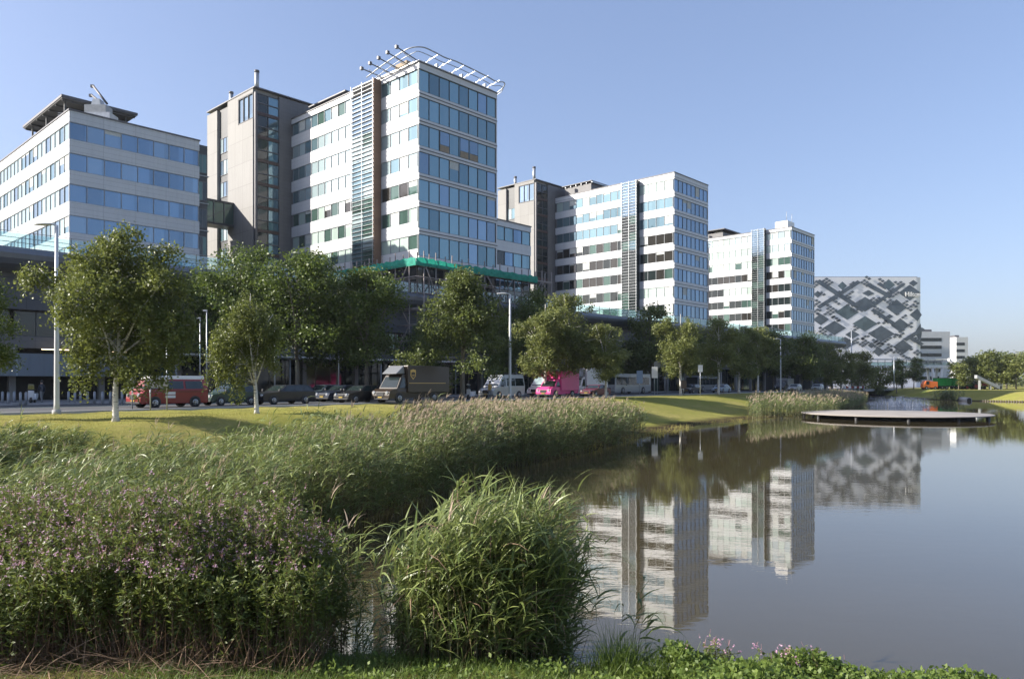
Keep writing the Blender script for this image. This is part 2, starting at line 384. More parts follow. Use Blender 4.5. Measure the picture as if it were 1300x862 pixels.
def stair_shaft(B, y0, y1, out, z0, z1, side='brown', gm=[('g_dark', 5), ('g_green', 3), ('g_teal2', 1)]):
    s = MB(); s.box(-out+.12, .02, y0+.15, y1-.15, z0, z1-.3, 'inner'); s.box(-out, .0, y0, y0+.14, z0, z1-.05, side); s.box(-out+.05, 0, y0+.15, y1, z1-.28, z1-.1, 'frame')
    sh = s.build('stair_shaft', B)
    g = MB(); n = int((z1-z0)/1.8)
    for i in range(n):
        for (a, c) in ((y0+.15, (y0+y1)/2), ((y0+y1)/2, y1)):
            g.box(-out+.04, -out+.1, a+.01, c-.01, z0+i*1.8+.01, z0+(i+1)*1.8-.01, 'g_blue2' if i > n*.76 else pick(gm))  # top panes bluer: the sky's reflection is put into their colour
    g.build('shaft_glazing', sh)
    f = MB()
    for i in range(int((z1-z0)/.6)): f.box(-out-.16, -out+.03, y0-.1, y1+.12, z0+.3+i*.6, z0+.33+i*.6, 'steel')
    for a in (y0+.05, (y0+y1)/2, y1): f.box(-out-.2, -out-.15, a-.03, a+.03, z0, z1, 'steel')
    f.build('sun_fins', sh)
def core(B, uc, vc, u0, v0, v1, ztop, zbase, depth=20, rows=9, corner_u=4.2):
    """stone stair core that stands proud of the long side; local coordinates of the tower"""
    x0 = u0-uc; y0 = v0-vc; y1 = v1-vc; Z = lambda z: z-GZ; rcs = (y1-y0)
    ra, rb = y0+rcs*.545, y0+rcs*.775       # recess with a strip of windows
    w = MB(); zt, zb = Z(ztop), Z(zbase)
    w.box(x0, x0+depth, y0+.5, ra, zb, zt-4.6, 'concrete')           # right pier under the corner window
    w.box(x0, x0+depth, y0+5.2, ra, zt-4.6, zt, 'concrete')
    w.box(x0, x0+depth, y0+.5, y0+5.2, zt-.6, zt, 'concrete')
    w.box(x0, x0+depth, rb, y1, zb, zt-.5, 'concrete')
    w.box(x0+.5, x0+depth, ra, rb, zb, zt-.4, 'dark_clad')
    w.box(x0+.6, x0+3, y0+.52, y0+5.2, zt-4.6, zt-.6, 'inner')
    w.box(x0+3, x0+depth, y0+.5, y0+5.2, zt-4.6, zt-.6, 'concrete')
    w.box(x0+.15, x0+.45, y0, y0+.5, zb, zt-.6, 'cap')
    w.box(x0+corner_u, x0+depth, y0, y0+.5, zb, zt-.3, 'granite')
    w.box(x0+.6, x0+corner_u, y0+.3, y0+.5, zb, zt-.6, 'inner')
    w.build('stair_tower', B)
    f = MB(); f.box(x0-.08, x0+depth+.1, y0-.1, y1+.08, zt+.003, zt+.18, 'cap'); f.build('roof', B)
    ribbon(B, 'L', x0, y0+.55, y0+5.15, zt-4.5, zt-.65, 1.6, [('g_blue2', 1)], 'cap', depth=.2)
    ribbon(B, 'R', y0, x0+.5, x0+corner_u, zb+1, zt-.7, 1.9, [('g_dark', 3), ('g_green', 1), ('g_teal2', 1)], 'cap', depth=.15)
    for k in range(int((zt-zb)/1.8)):
        zz = zb+1+k*1.8; fl = MB(); fl.box(x0+.5, x0+corner_u, y0+.02, y0+.12, zz, zz+(.14 if k % 2 else .5), 'cap' if k % 2 else 'brown2'); fl.build('spandrel_panel', B)
    for k in range(rows):
        c = zt-5.2-k*3.6
        if c-2.6 < zb: break
        ribbon(B, 'L', x0+.38, ra+.1, rb-.1, c-2.5, c, 1.3, [('g_blue2', 2), ('g_pale', 2), ('g_teal', 1)], 'cap', depth=.1)
    for (yy, hh, rr) in ((y0+1.5, 3., .35), (y0+rcs*.62, 1.9, .33)):
        c = MB(); c.tube([(x0+1.2, yy, zt+.1), (x0+1.2, yy, zt+hh)], rr, 'steel', 14); c.tube([(x0+1.2, yy, zt+hh+.002), (x0+1.2, yy, zt+hh+.35)], rr*1.12, 'cap', 14); c.build('chimney', B)

# --- the office building at the left edge
B0 = empty('office_building', (*xy(6.19, 23.58), GZ), ROT, label='wide pale office block at the left with a dark canopy on its roof', cat='office building')
Z = lambda z: z-GZ
w = MB(); w.box(.25, 15, .25, 29.5, 6, Z(35.1), 'inner'); w.box(.25, 8.8, 29.6, 63.5, 6, Z(35.1), 'inner')
hL = 2.05; top = 35.33
for k in range(5):
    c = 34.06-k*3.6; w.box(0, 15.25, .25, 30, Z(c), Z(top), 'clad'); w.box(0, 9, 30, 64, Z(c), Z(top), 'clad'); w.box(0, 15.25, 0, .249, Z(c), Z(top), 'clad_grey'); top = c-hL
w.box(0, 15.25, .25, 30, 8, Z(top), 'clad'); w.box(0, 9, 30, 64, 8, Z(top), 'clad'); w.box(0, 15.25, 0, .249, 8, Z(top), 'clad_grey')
w.build('wall', B0)
w = MB(); w.box(-.1, 9.1, 30.1, 64.1, Z(35.335), Z(35.5), 'cap'); w.box(-.1, 15.35, -.1, 30.09, Z(35.335), Z(35.5), 'cap'); w.build('roof', B0)
for k in range(5):
    c = 34.06-k*3.6
    ribbon(B0, 'L', 0, .3, 63.9, Z(c-hL), Z(c), 1.75, [('g_pale', 3), ('g_blue2', 1), ('g_teal', 1)], 'frame')
    ribbon(B0, 'R', 0, .0, 15.2, Z(c-hL), Z(c), 1.9, [('g_blue', 3), ('g_blue2', 1)], 'frame')
w = MB(); w.box(15.26, 16.6, .6, 27.4, 8, Z(35.1), 'dark_clad')
for k in range(6): w.box(15.3, 16.75, .5, 27.5, Z(31.0-k*3.6), Z(31.0-k*3.6)+.12, 'frame')
w.build('glazed_link', B0)
for k in range(5): ribbon(B0, 'R', .6, 15.35, 16.5, Z(31.4-k*3.6), Z(33.9-k*3.6), .6, [('g_dark', 2), ('g_green', 1)], 'cap', depth=-.05)
# roof canopy: a thin deck carried on posts well above the roof
cD = 91.0; cz = zat(119.5, cD)-GZ
cu = ((gp(78, cD)[0]-ORG[0])*U[0]+(cD-ORG[1])*U[1])-6.19; cv = ((gp(78, cD)[0]-ORG[0])*V[0]+(cD-ORG[1])*V[1])-23.58
u1 = on_v(175, cv+23.58)-6.19; v1 = on_u(28.7, cu+6.19)-23.58
w = MB(); w.box(cu, u1, cv, v1, cz-.3, cz, 'cap'); w.box(cu+.1, u1-.1, cv+.1, v1-.1, cz-.42, cz-.302, 'granite')
for i in range(7):
    a = cv+.5+i*(v1-cv-1)/6; w.box(cu+.2, u1-.2, a-.08, a+.08, cz-.62, cz-.422, 'frame_d')
for a in (max(cu, .5)+.6, u1-1.2):
    for c in (max(cv, .5)+1, (cv+v1)/2, v1-2): w.box(a, a+.2, c, c+.2, Z(35.5), cz-.425, 'frame_d')
w.box(3.5, 12, 5, 28, Z(35.5), cz-2.6, 'dark_clad'); print('canopy', cu, u1, cv, v1, cz)
w.build('roof_canopy', B0)
# --- three towers
LBL = 'white-banded office tower '
CH1 = {0: [('g_green', 1), ('g_pale', 3), ('g_teal', 3)], 1: [('g_pale', 3), ('g_teal', 2)], 2: [('g_pale', 4), ('g_teal', 2)], 3: [('g_pale', 4), ('g_teal', 1)], 4: [('g_green', 2), ('g_blind', 1), ('g_brown', 2)], 5: [('g_blind', 2), ('g_green', 2)], 6: [('g_green', 2), ('g_blind', 2)]}
def ch1(k, i, back): return pick(CH1.get(k, [('g_green', 1), ('g_blind', 1)]))
B1 = tower(40.96, 2.54, 'office_tower', LBL+'nearest of the three, with green netting and scaffolding at its foot', 31.4, 14.62, 45.66, 44.87, 7, 1.95, 2.85,
           (8.06, 13.19), 19.4, None, [('g_teal', 3), ('g_teal2', 2), ('g_blue2', 1)], chooser=ch1)
stair_shaft(B1, 8.06, 13.19, 1.25, 16.5, 43.4, gm=[('g_pale', 3), ('g_teal', 4), ('g_green', 2)])
core(B1, 40.96, 2.54, 34.65, 33.92, 49.85, 49.0, 15.2)
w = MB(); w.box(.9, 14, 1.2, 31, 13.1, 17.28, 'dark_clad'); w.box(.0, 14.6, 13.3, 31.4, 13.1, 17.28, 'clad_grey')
for a in (0.3, 5, 10, 14): w.box(a, a+.5, .4, .9, 13.1, 17.28, 'concrete')
w.build('lower_storey', B1)
wg = MB(); Z = lambda z: z-GZ
wg.box(14.64, 22.3, .55, 13, 13.1, Z(27.2), 'inner'); top = 27.55
for k in range(3):
    c = 26.75-k*3.6; wg.box(14.63, 22.38, .3, 13.2, Z(c), Z(top), 'clad'); top = c-2.1
wg.box(14.63, 22.38, .3, 13.2, Z(16.8), Z(top), 'clad'); wg.box(14.62, 22.45, .2, 13.3, Z(27.555), Z(27.7), 'cap')
wg.build('side_wing', B1)
for k in range(3): ribbon(B1, 'R', .3, 14.7, 22.3, Z(26.75-k*3.6-2.1), Z(26.75-k*3.6), 1.9, [('g_blue', 2), ('g_dark', 1), ('g_teal', 2)], 'frame_d')
# boarded panels and taken-off glass on the short side
for (x_, k) in ((3.75, 2), (7.45, 2), (9.25, 2)):
    zz = 44.87-k*3.6-2.85-GZ; w = MB(); w.box(x_, x_+1.6, .06, .115, zz+.1, zz+.95, 'chip'); w.box(x_, x_+1.6, .06, .115, zz+1., zz+2.7, 'g_blue2'); w.build('boarded_panel', B1)
w = MB(); w.box(14.5, 15.6, 1.2, 2.2, Z(33.2), Z(34.6), 'frame'); w.box(14.7, 15.4, 1.1, 1.2, Z(33.5), Z(34.3), 'inner'); w.build('wall_lamp_box', B1)
w = MB(); w.box(2.5, 12, 20, 28, Z(45.8), Z(47.0), 'granite'); w.box(1.6, 12.8, 19, 29, Z(47.4), Z(47.6), 'cap')
for a in (2, 12): 
    for c in (20, 28): w.box(a, a+.2, c, c+.2, Z(45.8), Z(47.41), 'steel')
w.build('roof_plant', B1)
CH2 = {0: [('g_teal', 3), ('g_pale', 1), ('g_blind', 1)], 1: [('g_teal', 3), ('g_teal2', 1)], 2: [('g_teal', 3), ('g_green', 1), ('g_teal2', 1)], 3: [('g_brown', 3), ('g_dark', 2), ('g_green', 1)],
       4: [('g_dark', 2), ('g_brown', 2), ('g_green', 1)], 5: [('g_dark', 1), ('g_green', 2), ('g_brown', 1)], 6: [('g_dark', 1), ('g_green', 1)], 7: [('g_dark', 1), ('g_green', 1), ('g_blind', 1)]}
def ch2(k, i, back):
    if k in (0, 6) and not back: return 'g_blind'
    return pick(CH2[min(k, 7)])
B2 = tower(110.55, 6.03, 'office_tower', LBL+'in the middle of the three, with bare stone stair core', 31.12, 13.95, 46.3, 45.06, 8, 2.1, 2.5, (8.25, 12.), 16.2,
           None, [('g_blue', 3), ('g_blue2', 2)], chooser=ch2)
stair_shaft(B2, 8.25, 12., 1.1, 13.4, 44.0, side='g_dark')
core(B2, 110.55, 6.03, 103.67, 37.15, 48.9, 49.28, 15.2)
w = MB(); w.box(1.5, 12, 22, 29.5, Z(46.47), Z(48.5), 'granite')
for i in range(6): w.box(1.2, 12.3, 21.5+i*1.5, 21.7+i*1.5, Z(48.5), Z(48.8), 'steel')
w.box(1, 12.5, 21.5, 30, Z(48.803), Z(48.95), 'cap'); w.build('roof_plant', B2)
def ch3(k, i, back):
    return pick({0: [('g_pale', 2), ('g_blind', 2)], 1: [('g_blind', 2), ('g_pale', 1), ('g_teal', 1)], 2: [('g_blind', 3), ('g_green', 1)], 3: [('g_brown', 2), ('g_dark', 1), ('g_blind', 1)], 4: [('g_blind', 3), ('g_dark', 1)] if back else [('g_brown', 1), ('g_dark', 1)]}.get(k, [('g_brown', 1), ('g_dark', 2), ('g_green', 1)]))
B3 = tower(176.0, 9.11, 'office_tower', LBL+'farthest of the three, with a small white box on its roof', 31., 15.9, 45.75, 45.1, 8, 2.1, 2.6, (7.1, 10.8), 16.2,
           None, [('g_blue', 2), ('g_blue2', 2)], chooser=ch3)
stair_shaft(B3, 7.1, 10.8, 1.1, 13.4, 44.2, side='g_dark')
core(B3, 176.0, 9.11, 169, 39.5, 51, 48.8, 15.2)
w = MB(); w.box(1, 5.5, 1.5, 5, Z(45.92), Z(47.9), 'white')
for a in (1.4, 5): w.tube([(a, 2, Z(47.9)), (a, 2, Z(50.4))], .06, 'steel', 6)
w.build('roof_box', B3)
w = MB(); w.box(2, 13, 21, 29, Z(45.92), Z(47.6), 'granite'); w.box(1, 13.6, 20, 30, Z(48.2), Z(48.45), 'cap'); w.box(3, 5, 22, 24, Z(47.6), Z(48.2), 'steel'); w.build('roof_plant', B3)

# glazed footbridge between the left block and the nearest tower's core
br = empty('footbridge', (*xy(22.82, 40.5), zuv(270, 22.8, 40.5)), ROT, label='dark steel footbridge with glass sides joining the left block to the stone core', cat='footbridge')
w = MB(); w.box(0, 12.2, 0, 3, -.35, 0, 'dark_clad'); w.box(0, 12.2, 0, 3, 3.2, 3.5, 'dark_clad'); w.build('deck', br)
w = MB()
for i in range(8): w.box(i*1.7, i*1.7+.12, 0, .12, .002, 3.198, 'cap'); w.box(i*1.7, i*1.7+.12, 2.88, 3, .002, 3.198, 'cap')
w.bar((.1, .06, .1), (6.8, .06, 3.1), .16, 'cap'); w.bar((6.8, .06, .1), (12, .06, 3.1), .14, 'cap'); w.build('frame', br)
w = MB(); w.box(.02, 11.8, .14, .17, .02, 3.18, 'g_green'); w.box(.02, 11.8, 2.8, 2.84, .02, 3.18, 'g_green'); w.build('glass_side', br)

# roof access crane on the left block
D_ = 92.; cr = empty('roof_crane', (*gp(124, D_), 35.5), 0, label='grey facade cleaning crane with two raised arms on the roof of the left block', cat='crane')
w = MB(); w.box(-2, 2, -1, 1, .35, 1.2, 'steel'); w.box(-1.2, 1.4, -.8, .8, 1.2, 2.2, 'frame'); w.prism([(-.8, 1.2), (.9, 1.2), (.5, 3.0), (-.3, 3.0)], 'y', -.55, .55, 'steel'); w.build('carriage', cr)
w = MB()
for a in (-1.6, 1.6):
    for c in (-.8, .8): w.tube([(a, c-.1, .25), (a, c+.1, .25)], .25, 'cap', 12)
w.build('wheel_set', cr)
for (c, x_, zt, xe) in ((.45, .7, 4.3, -1.7), (-.45, 1.4, 5.1, -1.0)):
    a = MB(); a.tube([(x_, c, 2.4), (xe, c+1.2, zt)], .14, 'cap', 8); a.box(xe-.25, xe+.12, c+1.05, c+1.35, zt-.25, zt+.08, 'cap'); a.build('arm', cr)
w = MB(); w.box(-4.6, -2.8, -.5, .6, .002, 1.3, 'frame')
for i in range(4): w.box(-4.65, -2.75, -.55, -.502, .2+i*.3, .3+i*.3, 'inner')
w.build('winch_housing', cr)
# curved maintenance rail around the roof of the nearest tower
rl = empty('roof_rail', (*xy(40.96, 2.54), 45.8), ROT, label='curved white maintenance rail with outriggers on the nearest tower roof', cat='rail')
def railcurve(off, dz):
    pts = [(-1.2-off, 9.8, .2+dz), (-1.5-off, 6, .6+dz), (-1.7-off, 2.5, .9+dz), (-1.4-off, .2, 1.25+dz), (-.2, -1.0-off, 1.4+dz), (1.6, -1.2-off, 1.3+dz), (3.2, -1.5-off, 1.0+dz), (5, -1.7-off, 1.0+dz), (8, -1.7-off, .9+dz), (11, -1.6-off, .8+dz), (13, -1.5-off, .7+dz), (14.4, -1.4-off, 1.1+dz), (15.3, -.9-off*.5, 1.1+dz), (15.6, .2, .7+dz), (15.4, 1.6, .3+dz)]
    out = []
    for i in range(len(pts)-1):
        p = [Vector(pts[max(0, min(len(pts)-1, j))]) for j in (i-1, i, i+1, i+2)]
        for k in range(5):
            t = k/5; out.append(.5*((2*p[1])+(-p[0]+p[2])*t+(2*p[0]-5*p[1]+4*p[2]-p[3])*t*t+(-p[0]+3*p[1]-3*p[2]+p[3])*t**3))
    return out+[Vector(pts[-1])]
for (o_, d_, r_) in ((0, 0, .085), (-.7, -.35, .05)):
    w = MB(); w.tube(railcurve(o_, d_), r_, 'steel', 8); w.build('rail', rl)
for i in range(6):
    x_ = 1.8+i*2.3; w = MB(); w.bar((x_, 1.2, .5), (x_+.1, -1.7, .95), .09, 'steel'); w.box(x_-.12, x_+.15, 1.0, 1.5, .1, .8+.4*(i % 2), 'frame'); w.bar((x_, 1.2, .2), (x_, -.2, .9), .1, 'white'); w.build('outrigger', rl)
for i in range(5):
    y_ = 1.2+i*1.9; w = MB(); w.bar((1.2, y_, .5), (-2.6, y_+.05, 1.3-.15*i), .16, 'frame_d'); w.box(-2.9, -2.5, y_-.15, y_+.2, 1.1-.15*i, 1.5-.15*i, 'cap'); w.bar((1.2, y_, .1), (-1.6, y_, .9), .1, 'white'); w.build('outrigger', rl)
w = MB(); w.box(.4, 14.3, .5, 1.3, .02, .45, 'white'); w.box(.3, 1.2, 1.31, 9.5, .02, .45, 'white'); w.box(.2, .9, 2.8, 5.2, .46, 1.0, 'chip'); w.build('track', rl)

# scaffolding round the foot of the nearest tower, green netting on its working deck
M['net'] = None
m, nt, b = newmat('green_netting'); b.inputs['Base Color'].default_value = (.03, .36, .25, 1); b.inputs['Roughness'].default_value = .8
oc = objco(nt); f = noise(nt, 2.2, 4, oc); nt.links.new(mixc(nt, ramp(nt, f, .35, .65), (.02, .26, .19), (.05, .45, .32)), b.inputs['Base Color']); bump(nt, b, f, .15)
tl = N(nt, 'ShaderNodeBsdfTranslucent'); tl.inputs[0].default_value = (.03, .4, .28, 1); mx = N(nt, 'ShaderNodeMixShader'); mx.inputs[0].default_value = .35
nt.links.new(b.outputs[0], mx.inputs[1]); nt.links.new(tl.outputs[0], mx.inputs[2]); nt.links.new(mx.outputs[0], nt.nodes['Material Output'].inputs[0]); M['net'] = m
M['rust'] = plain('scaffold_tube', (.30, .26, .24), .5, .5)
sf = empty('scaffolding', (*xy(40.96, 2.54), GZ), ROT, label='tube scaffolding with green netting round the foot of the nearest tower', cat='scaffolding')
w = MB(); zt = 17.1-.0
XS = [-1.8, .2, 3, 6, 9, 12, 15, 18, 21, 23.2]; YS = [-1.8, 1, 3.8, 6.6, 9.4, 12.2, 15]
for x_ in XS:
    for y_ in (-1.8, -3.1): w.tube([(x_, y_, .1), (x_, y_, zt+1.2)], .085, 'rust', 5)
for y_ in YS:
    for x_ in (-1.8, -3.1): w.tube([(x_, y_, .1), (x_, y_, zt+1.2)], .085, 'rust', 5)
for z_ in (3, 5, 7, 9, 11, 13, 15, 16.6):
    for q in (-1.8, -3.1): w.tube([(-3.1, q, z_), (23.2, q, z_)], .075, 'rust', 5); w.tube([(q, -3.1, z_), (q, 15, z_)], .075, 'rust', 5)
for i in range(len(XS)-1):
    for j, z_ in enumerate((5, 9, 13)):
        a, c = (XS[i], XS[i+1]) if (i+j) % 2 else (XS[i+1], XS[i]); w.tube([(a, -3.15, z_), (c, -3.15, z_+3.9)], .075, 'rust', 5)
for i in range(len(YS)-1):
    for j, z_ in enumerate((5, 9, 13)):
        a, c = (YS[i], YS[i+1]) if (i+j) % 2 else (YS[i+1], YS[i]); w.tube([(-3.15, a, z_), (-3.15, c, z_+3.9)], .075, 'rust', 5)
w.build('tubes', sf)
w = MB(); w.box(-3.2, 23.3, -3.2, -.1, 16.7, 16.82, 'rust'); w.box(-3.2, -.1, -.09, 15.1, 16.7, 16.82, 'rust'); w.build('working_deck', sf)
def netline(a, c, n, z0, h):
    rings = []
    for i in range(n+1):
        t = i/n; x_ = a[0]+(c[0]-a[0])*t; y_ = a[1]+(c[1]-a[1])*t; wv = random.uniform(-.09, .09); dx = -(c[1]-a[1]); L = math.hypot(c[0]-a[0], c[1]-a[1]); ox, oy = (c[1]-a[1])/L, -(c[0]-a[0])/L
        hh = h+random.uniform(-.18, .1)
        rings.append([(x_+ox*.0, y_, z0), (x_+ox*(wv+.1), y_+oy*(wv+.1), z0+hh*.5), (x_, y_, z0+hh)])
    return rings
w = MB(); w.grid(netline((-3.25, 15.1), (-3.25, -3.25), 40, 16.35, 1.0), 'net', closed=False); w.build('netting', sf)
w = MB(); w.grid(netline((-3.25, -3.25), (19.8, -3.25), 56, 16.35, 1.0), 'net', closed=False); w.build('netting', sf)

# ------------------------------------------------------------------ terminal under the raised deck
T = empty('terminal_building', (*xy(0, 0), GZ), ROT, label='long dark terminal building under the raised deck behind the trees', cat='terminal')
w = MB(); UA, UB = -62, 191
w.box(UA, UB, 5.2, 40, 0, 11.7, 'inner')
w.box(UA, UB, 3.2, 5.19, 8.1, 11.45, 'louver'); w.box(UA, UB, 3.6, 5.19, 4.75, 5.75, 'granite')
w.build('wall', T)
for i in range(38):
    a = UA+.5+i*7.2
    if a > UB-8: break
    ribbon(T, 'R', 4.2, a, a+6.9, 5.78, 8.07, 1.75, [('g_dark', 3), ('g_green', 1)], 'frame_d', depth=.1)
for i in range(37): w = MB(); w.box(UA+i*7.2-.05, UA+i*7.2+.45, 3.4, 3.9, .1, 4.74, 'concrete'); w.build('column', T)
w = MB(); w.box(-20, 6.4, 1.4, 1.6, 2.25, 4.2, 'screen'); w.box(-20, 6.4, 1.61, 5.1, 4.0, 4.12, 'granite'); w.build('parapet_screen', T)
w = MB(); w.box(7, 52, -1.6, 3.3, 4.35, 4.5, 'white'); 
for i in range(8): w.tube([(8+i*6, -1.2, .1), (8+i*6, -1.2, 4.34)], .09, 'frame', 8)
w.build('canopy', T)
for (a, c) in ((9, 50), (55, 150)):
    w = MB(); n = int((c-a)/2)
    for i in range(n): w.box(a+i*2, a+i*2+1.94, 4.9, 5.0, .25, 4.5, pick([('g_dark', 3), ('g_green', 1)])); w.box(a+i*2+1.95, a+i*2+2.0, 4.85, 5.05, .2, 4.5, 'frame_d')
    w.build('shopfront', T)
M['tube'] = plain('strip_lamp', (.8, .7, .5)); M['tube'].node_tree.nodes['Principled BSDF'].inputs['Emission Color'].default_value = (1, .75, .45, 1); M['tube'].node_tree.nodes['Principled BSDF'].inputs['Emission Strength'].default_value = 1.6
for i, a in enumerate((-12, -6.8, -2.2, 2.8)):
    w = MB(); w.box(a, a+2.6, 2.5+i % 2, 2.62+i % 2, 4.6, 4.68, 'tube'); w.build('strip_lamp', T)

DK = empty('raised_deck', (*xy(0, 0), 0), ROT, label='raised roadway deck with rounded grey metal edge running past the towers', cat='viaduct')
prof = [(3.5, 13.35), (1.6, 13.45), (.5, 13.75), (.08, 14.2), (-.02, 14.6), (.1, 14.95), (.45, 15.18), (26, 15.2), (26, 13.9), (3.6, 13.9)]
w = MB(); w.prism(prof, 'x', UA, UB, 'deck_metal'); w.build('deck_slab', DK)
w = MB()
for i in range(95):
    a = UA+i*2.8
    w.box(a-.03, a+.03, .7, .76, 15.2, 16.5, 'frame_d')
for z_ in (15.6, 16.0, 16.5): w.box(UA, UB, .69, .75, z_, z_+.04, 'frame')
w.build('railing', DK)
w = MB(); w.box(UA, UB, .77, .79, 15.25, 16.42, 'clear'); w.build('glass_balustrade', DK)

# ------------------------------------------------------------------ hotel with the diamond facade
HD = 330.; hx0, hx1 = gp(985, HD)[0], gp(1172, HD)[0]; hz = zat(352, HD)-GZ
HT = empty('hotel', (hx0, HD, GZ), 0, label='big cube shaped hotel with white and dark diamond pattern facade', cat='hotel')
M['hclad'] = plain('hotel_white_panels', (.74, .75, .78), .5, var=.05, nscale=.2)
M['g_hot'] = glassy('hotel_dark_glass', (.10, .12, .135), .35, .14)
M['g_hot2'] = glassy('hotel_teal_glass', (.11, .145, .15), .35, .14)
HW = hx1-hx0; r_ = 3.0
w = MB(); pts = [(0, 0)]+[(HW-r_+r_*math.sin(a), r_-r_*math.cos(a)) for a in [i*PI/16 for i in range(9)]]+[(HW, 45), (0, 45)]
w.prism(pts, 'z', 0, hz, 'hclad'); w.build('wall', HT)
w = MB(); w.box(1, HW-2, 1, 44, hz+.01, hz+.35, 'cap'); w.build('roof', HT)
def hp(cx, cy):      # survey of the facade pattern
    px, py = 1030+cx/7.493, 345+cy/7.493; return ((px-CX)/F*HD-hx0, zat(py, HD)-GZ)
BIG = [(340, 385, 115, 75), (220, 535, 112, 70), (510, 310, 118, 72), (510, 495, 122, 75), (665, 590, 130, 80), (810, 340, 102, 78), (845, 510, 92, 68), (935, 200, 108, 78), (1010, 410, 78, 62), (870, 715, 95, 72),
       (390, 598, 70, 42), (90, 455, 80, 55), (295, 135, 45, 42), (735, 125, 62, 55), (320, 680, 112, 62), (640, 760, 60, 45), (570, 700, 38, 28), (1040, 580, 60, 90), (60, 215, 42, 34), (970, 110, 45, 32), (540, 205, 60, 30), (745, 425, 36, 22)]
for i, (cx, cy, a, c) in enumerate(BIG):
    a *= .98; c *= .98
    q = [hp(cx-a, cy), hp(cx, cy+c), hp(cx+a, cy), hp(cx, cy-c)]; q = [(min(max(x_, .2), HW-.6), z_) for x_, z_ in q]
    w = MB(); w.prism(q, 'y', -.05, -.01, 'g_hot2' if i in (0, 3, 12, 13) else 'g_hot'); w.build('window', HT)
def band(p, q, t):
    x0, z0 = hp(*p); x1, z1 = hp(*q); return [(x0, z0), (x0+t, z0-t*.66), (x1+t, z1-t*.66), (x1, z1)] if z1 > z0 else [(x0, z0), (x0+t, z0+t*.66), (x1+t, z1+t*.66), (x1, z1)]
bo_ = 0
for (p, q, t) in (((40, 100), (480, 385), 1.8), ((50, 330), (440, 82), 1.5), ((510, 130), (740, 255), 1.7), ((560, 370), (800, 530), 1.5), ((870, 640), (1050, 530), 1.5), ((930, 640), (1040, 705), 1.4), ((620, 120), (700, 170), 1.4), ((590, 300), (860, 110), 1.3)):
    bo_ += .03; w = MB(); w.prism(band(p, q, t), 'y', -.06-bo_, -.05-bo_+.001, 'g_hot'); w.build('window', HT)
random.seed(5)
SM = []
for (cx, cy, nx_, ny_) in ((180, 95, 3, 2), (410, 130, 2, 3), (400, 220, 2, 3), (270, 280, 3, 2), (180, 370, 4, 4), (300, 470, 6, 1), (640, 360, 5, 2), (690, 440, 6, 1), (450, 545, 3, 2), (600, 640, 6, 1), (760, 640, 1, 6), (500, 665, 4, 3), (880, 410, 3, 2), (960, 500, 3, 2), (980, 340, 2, 3), (1010, 285, 3, 1), (880, 580, 2, 3), (760, 280, 3, 2), (540, 110, 3, 2), (640, 270, 3, 3), (120, 560, 3, 2), (130, 430, 4, 1), (800, 200, 3, 3), (60, 300, 2, 3), (740, 750, 2, 3), (900, 800, 5, 1), (1030, 770, 2, 2), (960, 730, 2, 1), (770, 700, 2, 1), (130, 210, 2, 1), (180, 600, 2, 2), (480, 300, 2, 3), (345, 300, 3, 1), (250, 450, 3, 1), (610, 200, 3, 2), (700, 480, 2, 3), (560, 600, 1, 5), (80, 380, 2, 2), (840, 620, 2, 2), (1000, 640, 3, 2), (700, 90, 3, 1), (860, 110, 3, 2), (930, 300, 2, 2), (430, 350, 3, 2), (300, 200, 2, 3), (560, 60, 2, 1), (650, 690, 3, 3), (820, 740, 2, 3), (1000, 840, 4, 2), (60, 120, 2, 3)):
    for i in range(nx_):
        for j in range(ny_): SM.append((cx+(i-nx_/2)*25+(j-ny_/2)*25, cy+(i-nx_/2)*17-(j-ny_/2)*17))
w = MB()
for (cx, cy) in SM:
    if random.random() < .24: continue
    q = [hp(cx-21, cy-1), hp(cx-3, cy+13), hp(cx+21, cy+1), hp(cx+3, cy-13)]
    q = [(min(max(x_, .2), HW-.5), z_) for x_, z_ in q]; w.prism(q, 'y', -.36, -.32, 'g_hot')
tag(w.build('small_windows', HT), kind='stuff')
cu_ = bpy.data.curves.new('lettering', 'FONT'); cu_.body = 'Hilton'; cu_.size = 2.7; cu_.extrude = .12; cu_.offset = .07
o = bpy.data.objects.new('lettering', cu_); COL.objects.link(o); lx, lz = hp(885, 236); o.location = (lx, -.55, lz); o.rotation_euler = (PI/2, 0, 0); o.parent = HT; o.data.materials.append(M['white'])
bpy.context.view_layer.update(); dg = bpy.context.evaluated_depsgraph_get(); lm = bpy.data.meshes.new_from_object(o.evaluated_get(dg)); o2 = bpy.data.objects.new('lettering', lm); COL.objects.link(o2); o2.location = o.location; o2.rotation_euler = o.rotation_euler; o2.parent = HT
bpy.data.objects.remove(o)

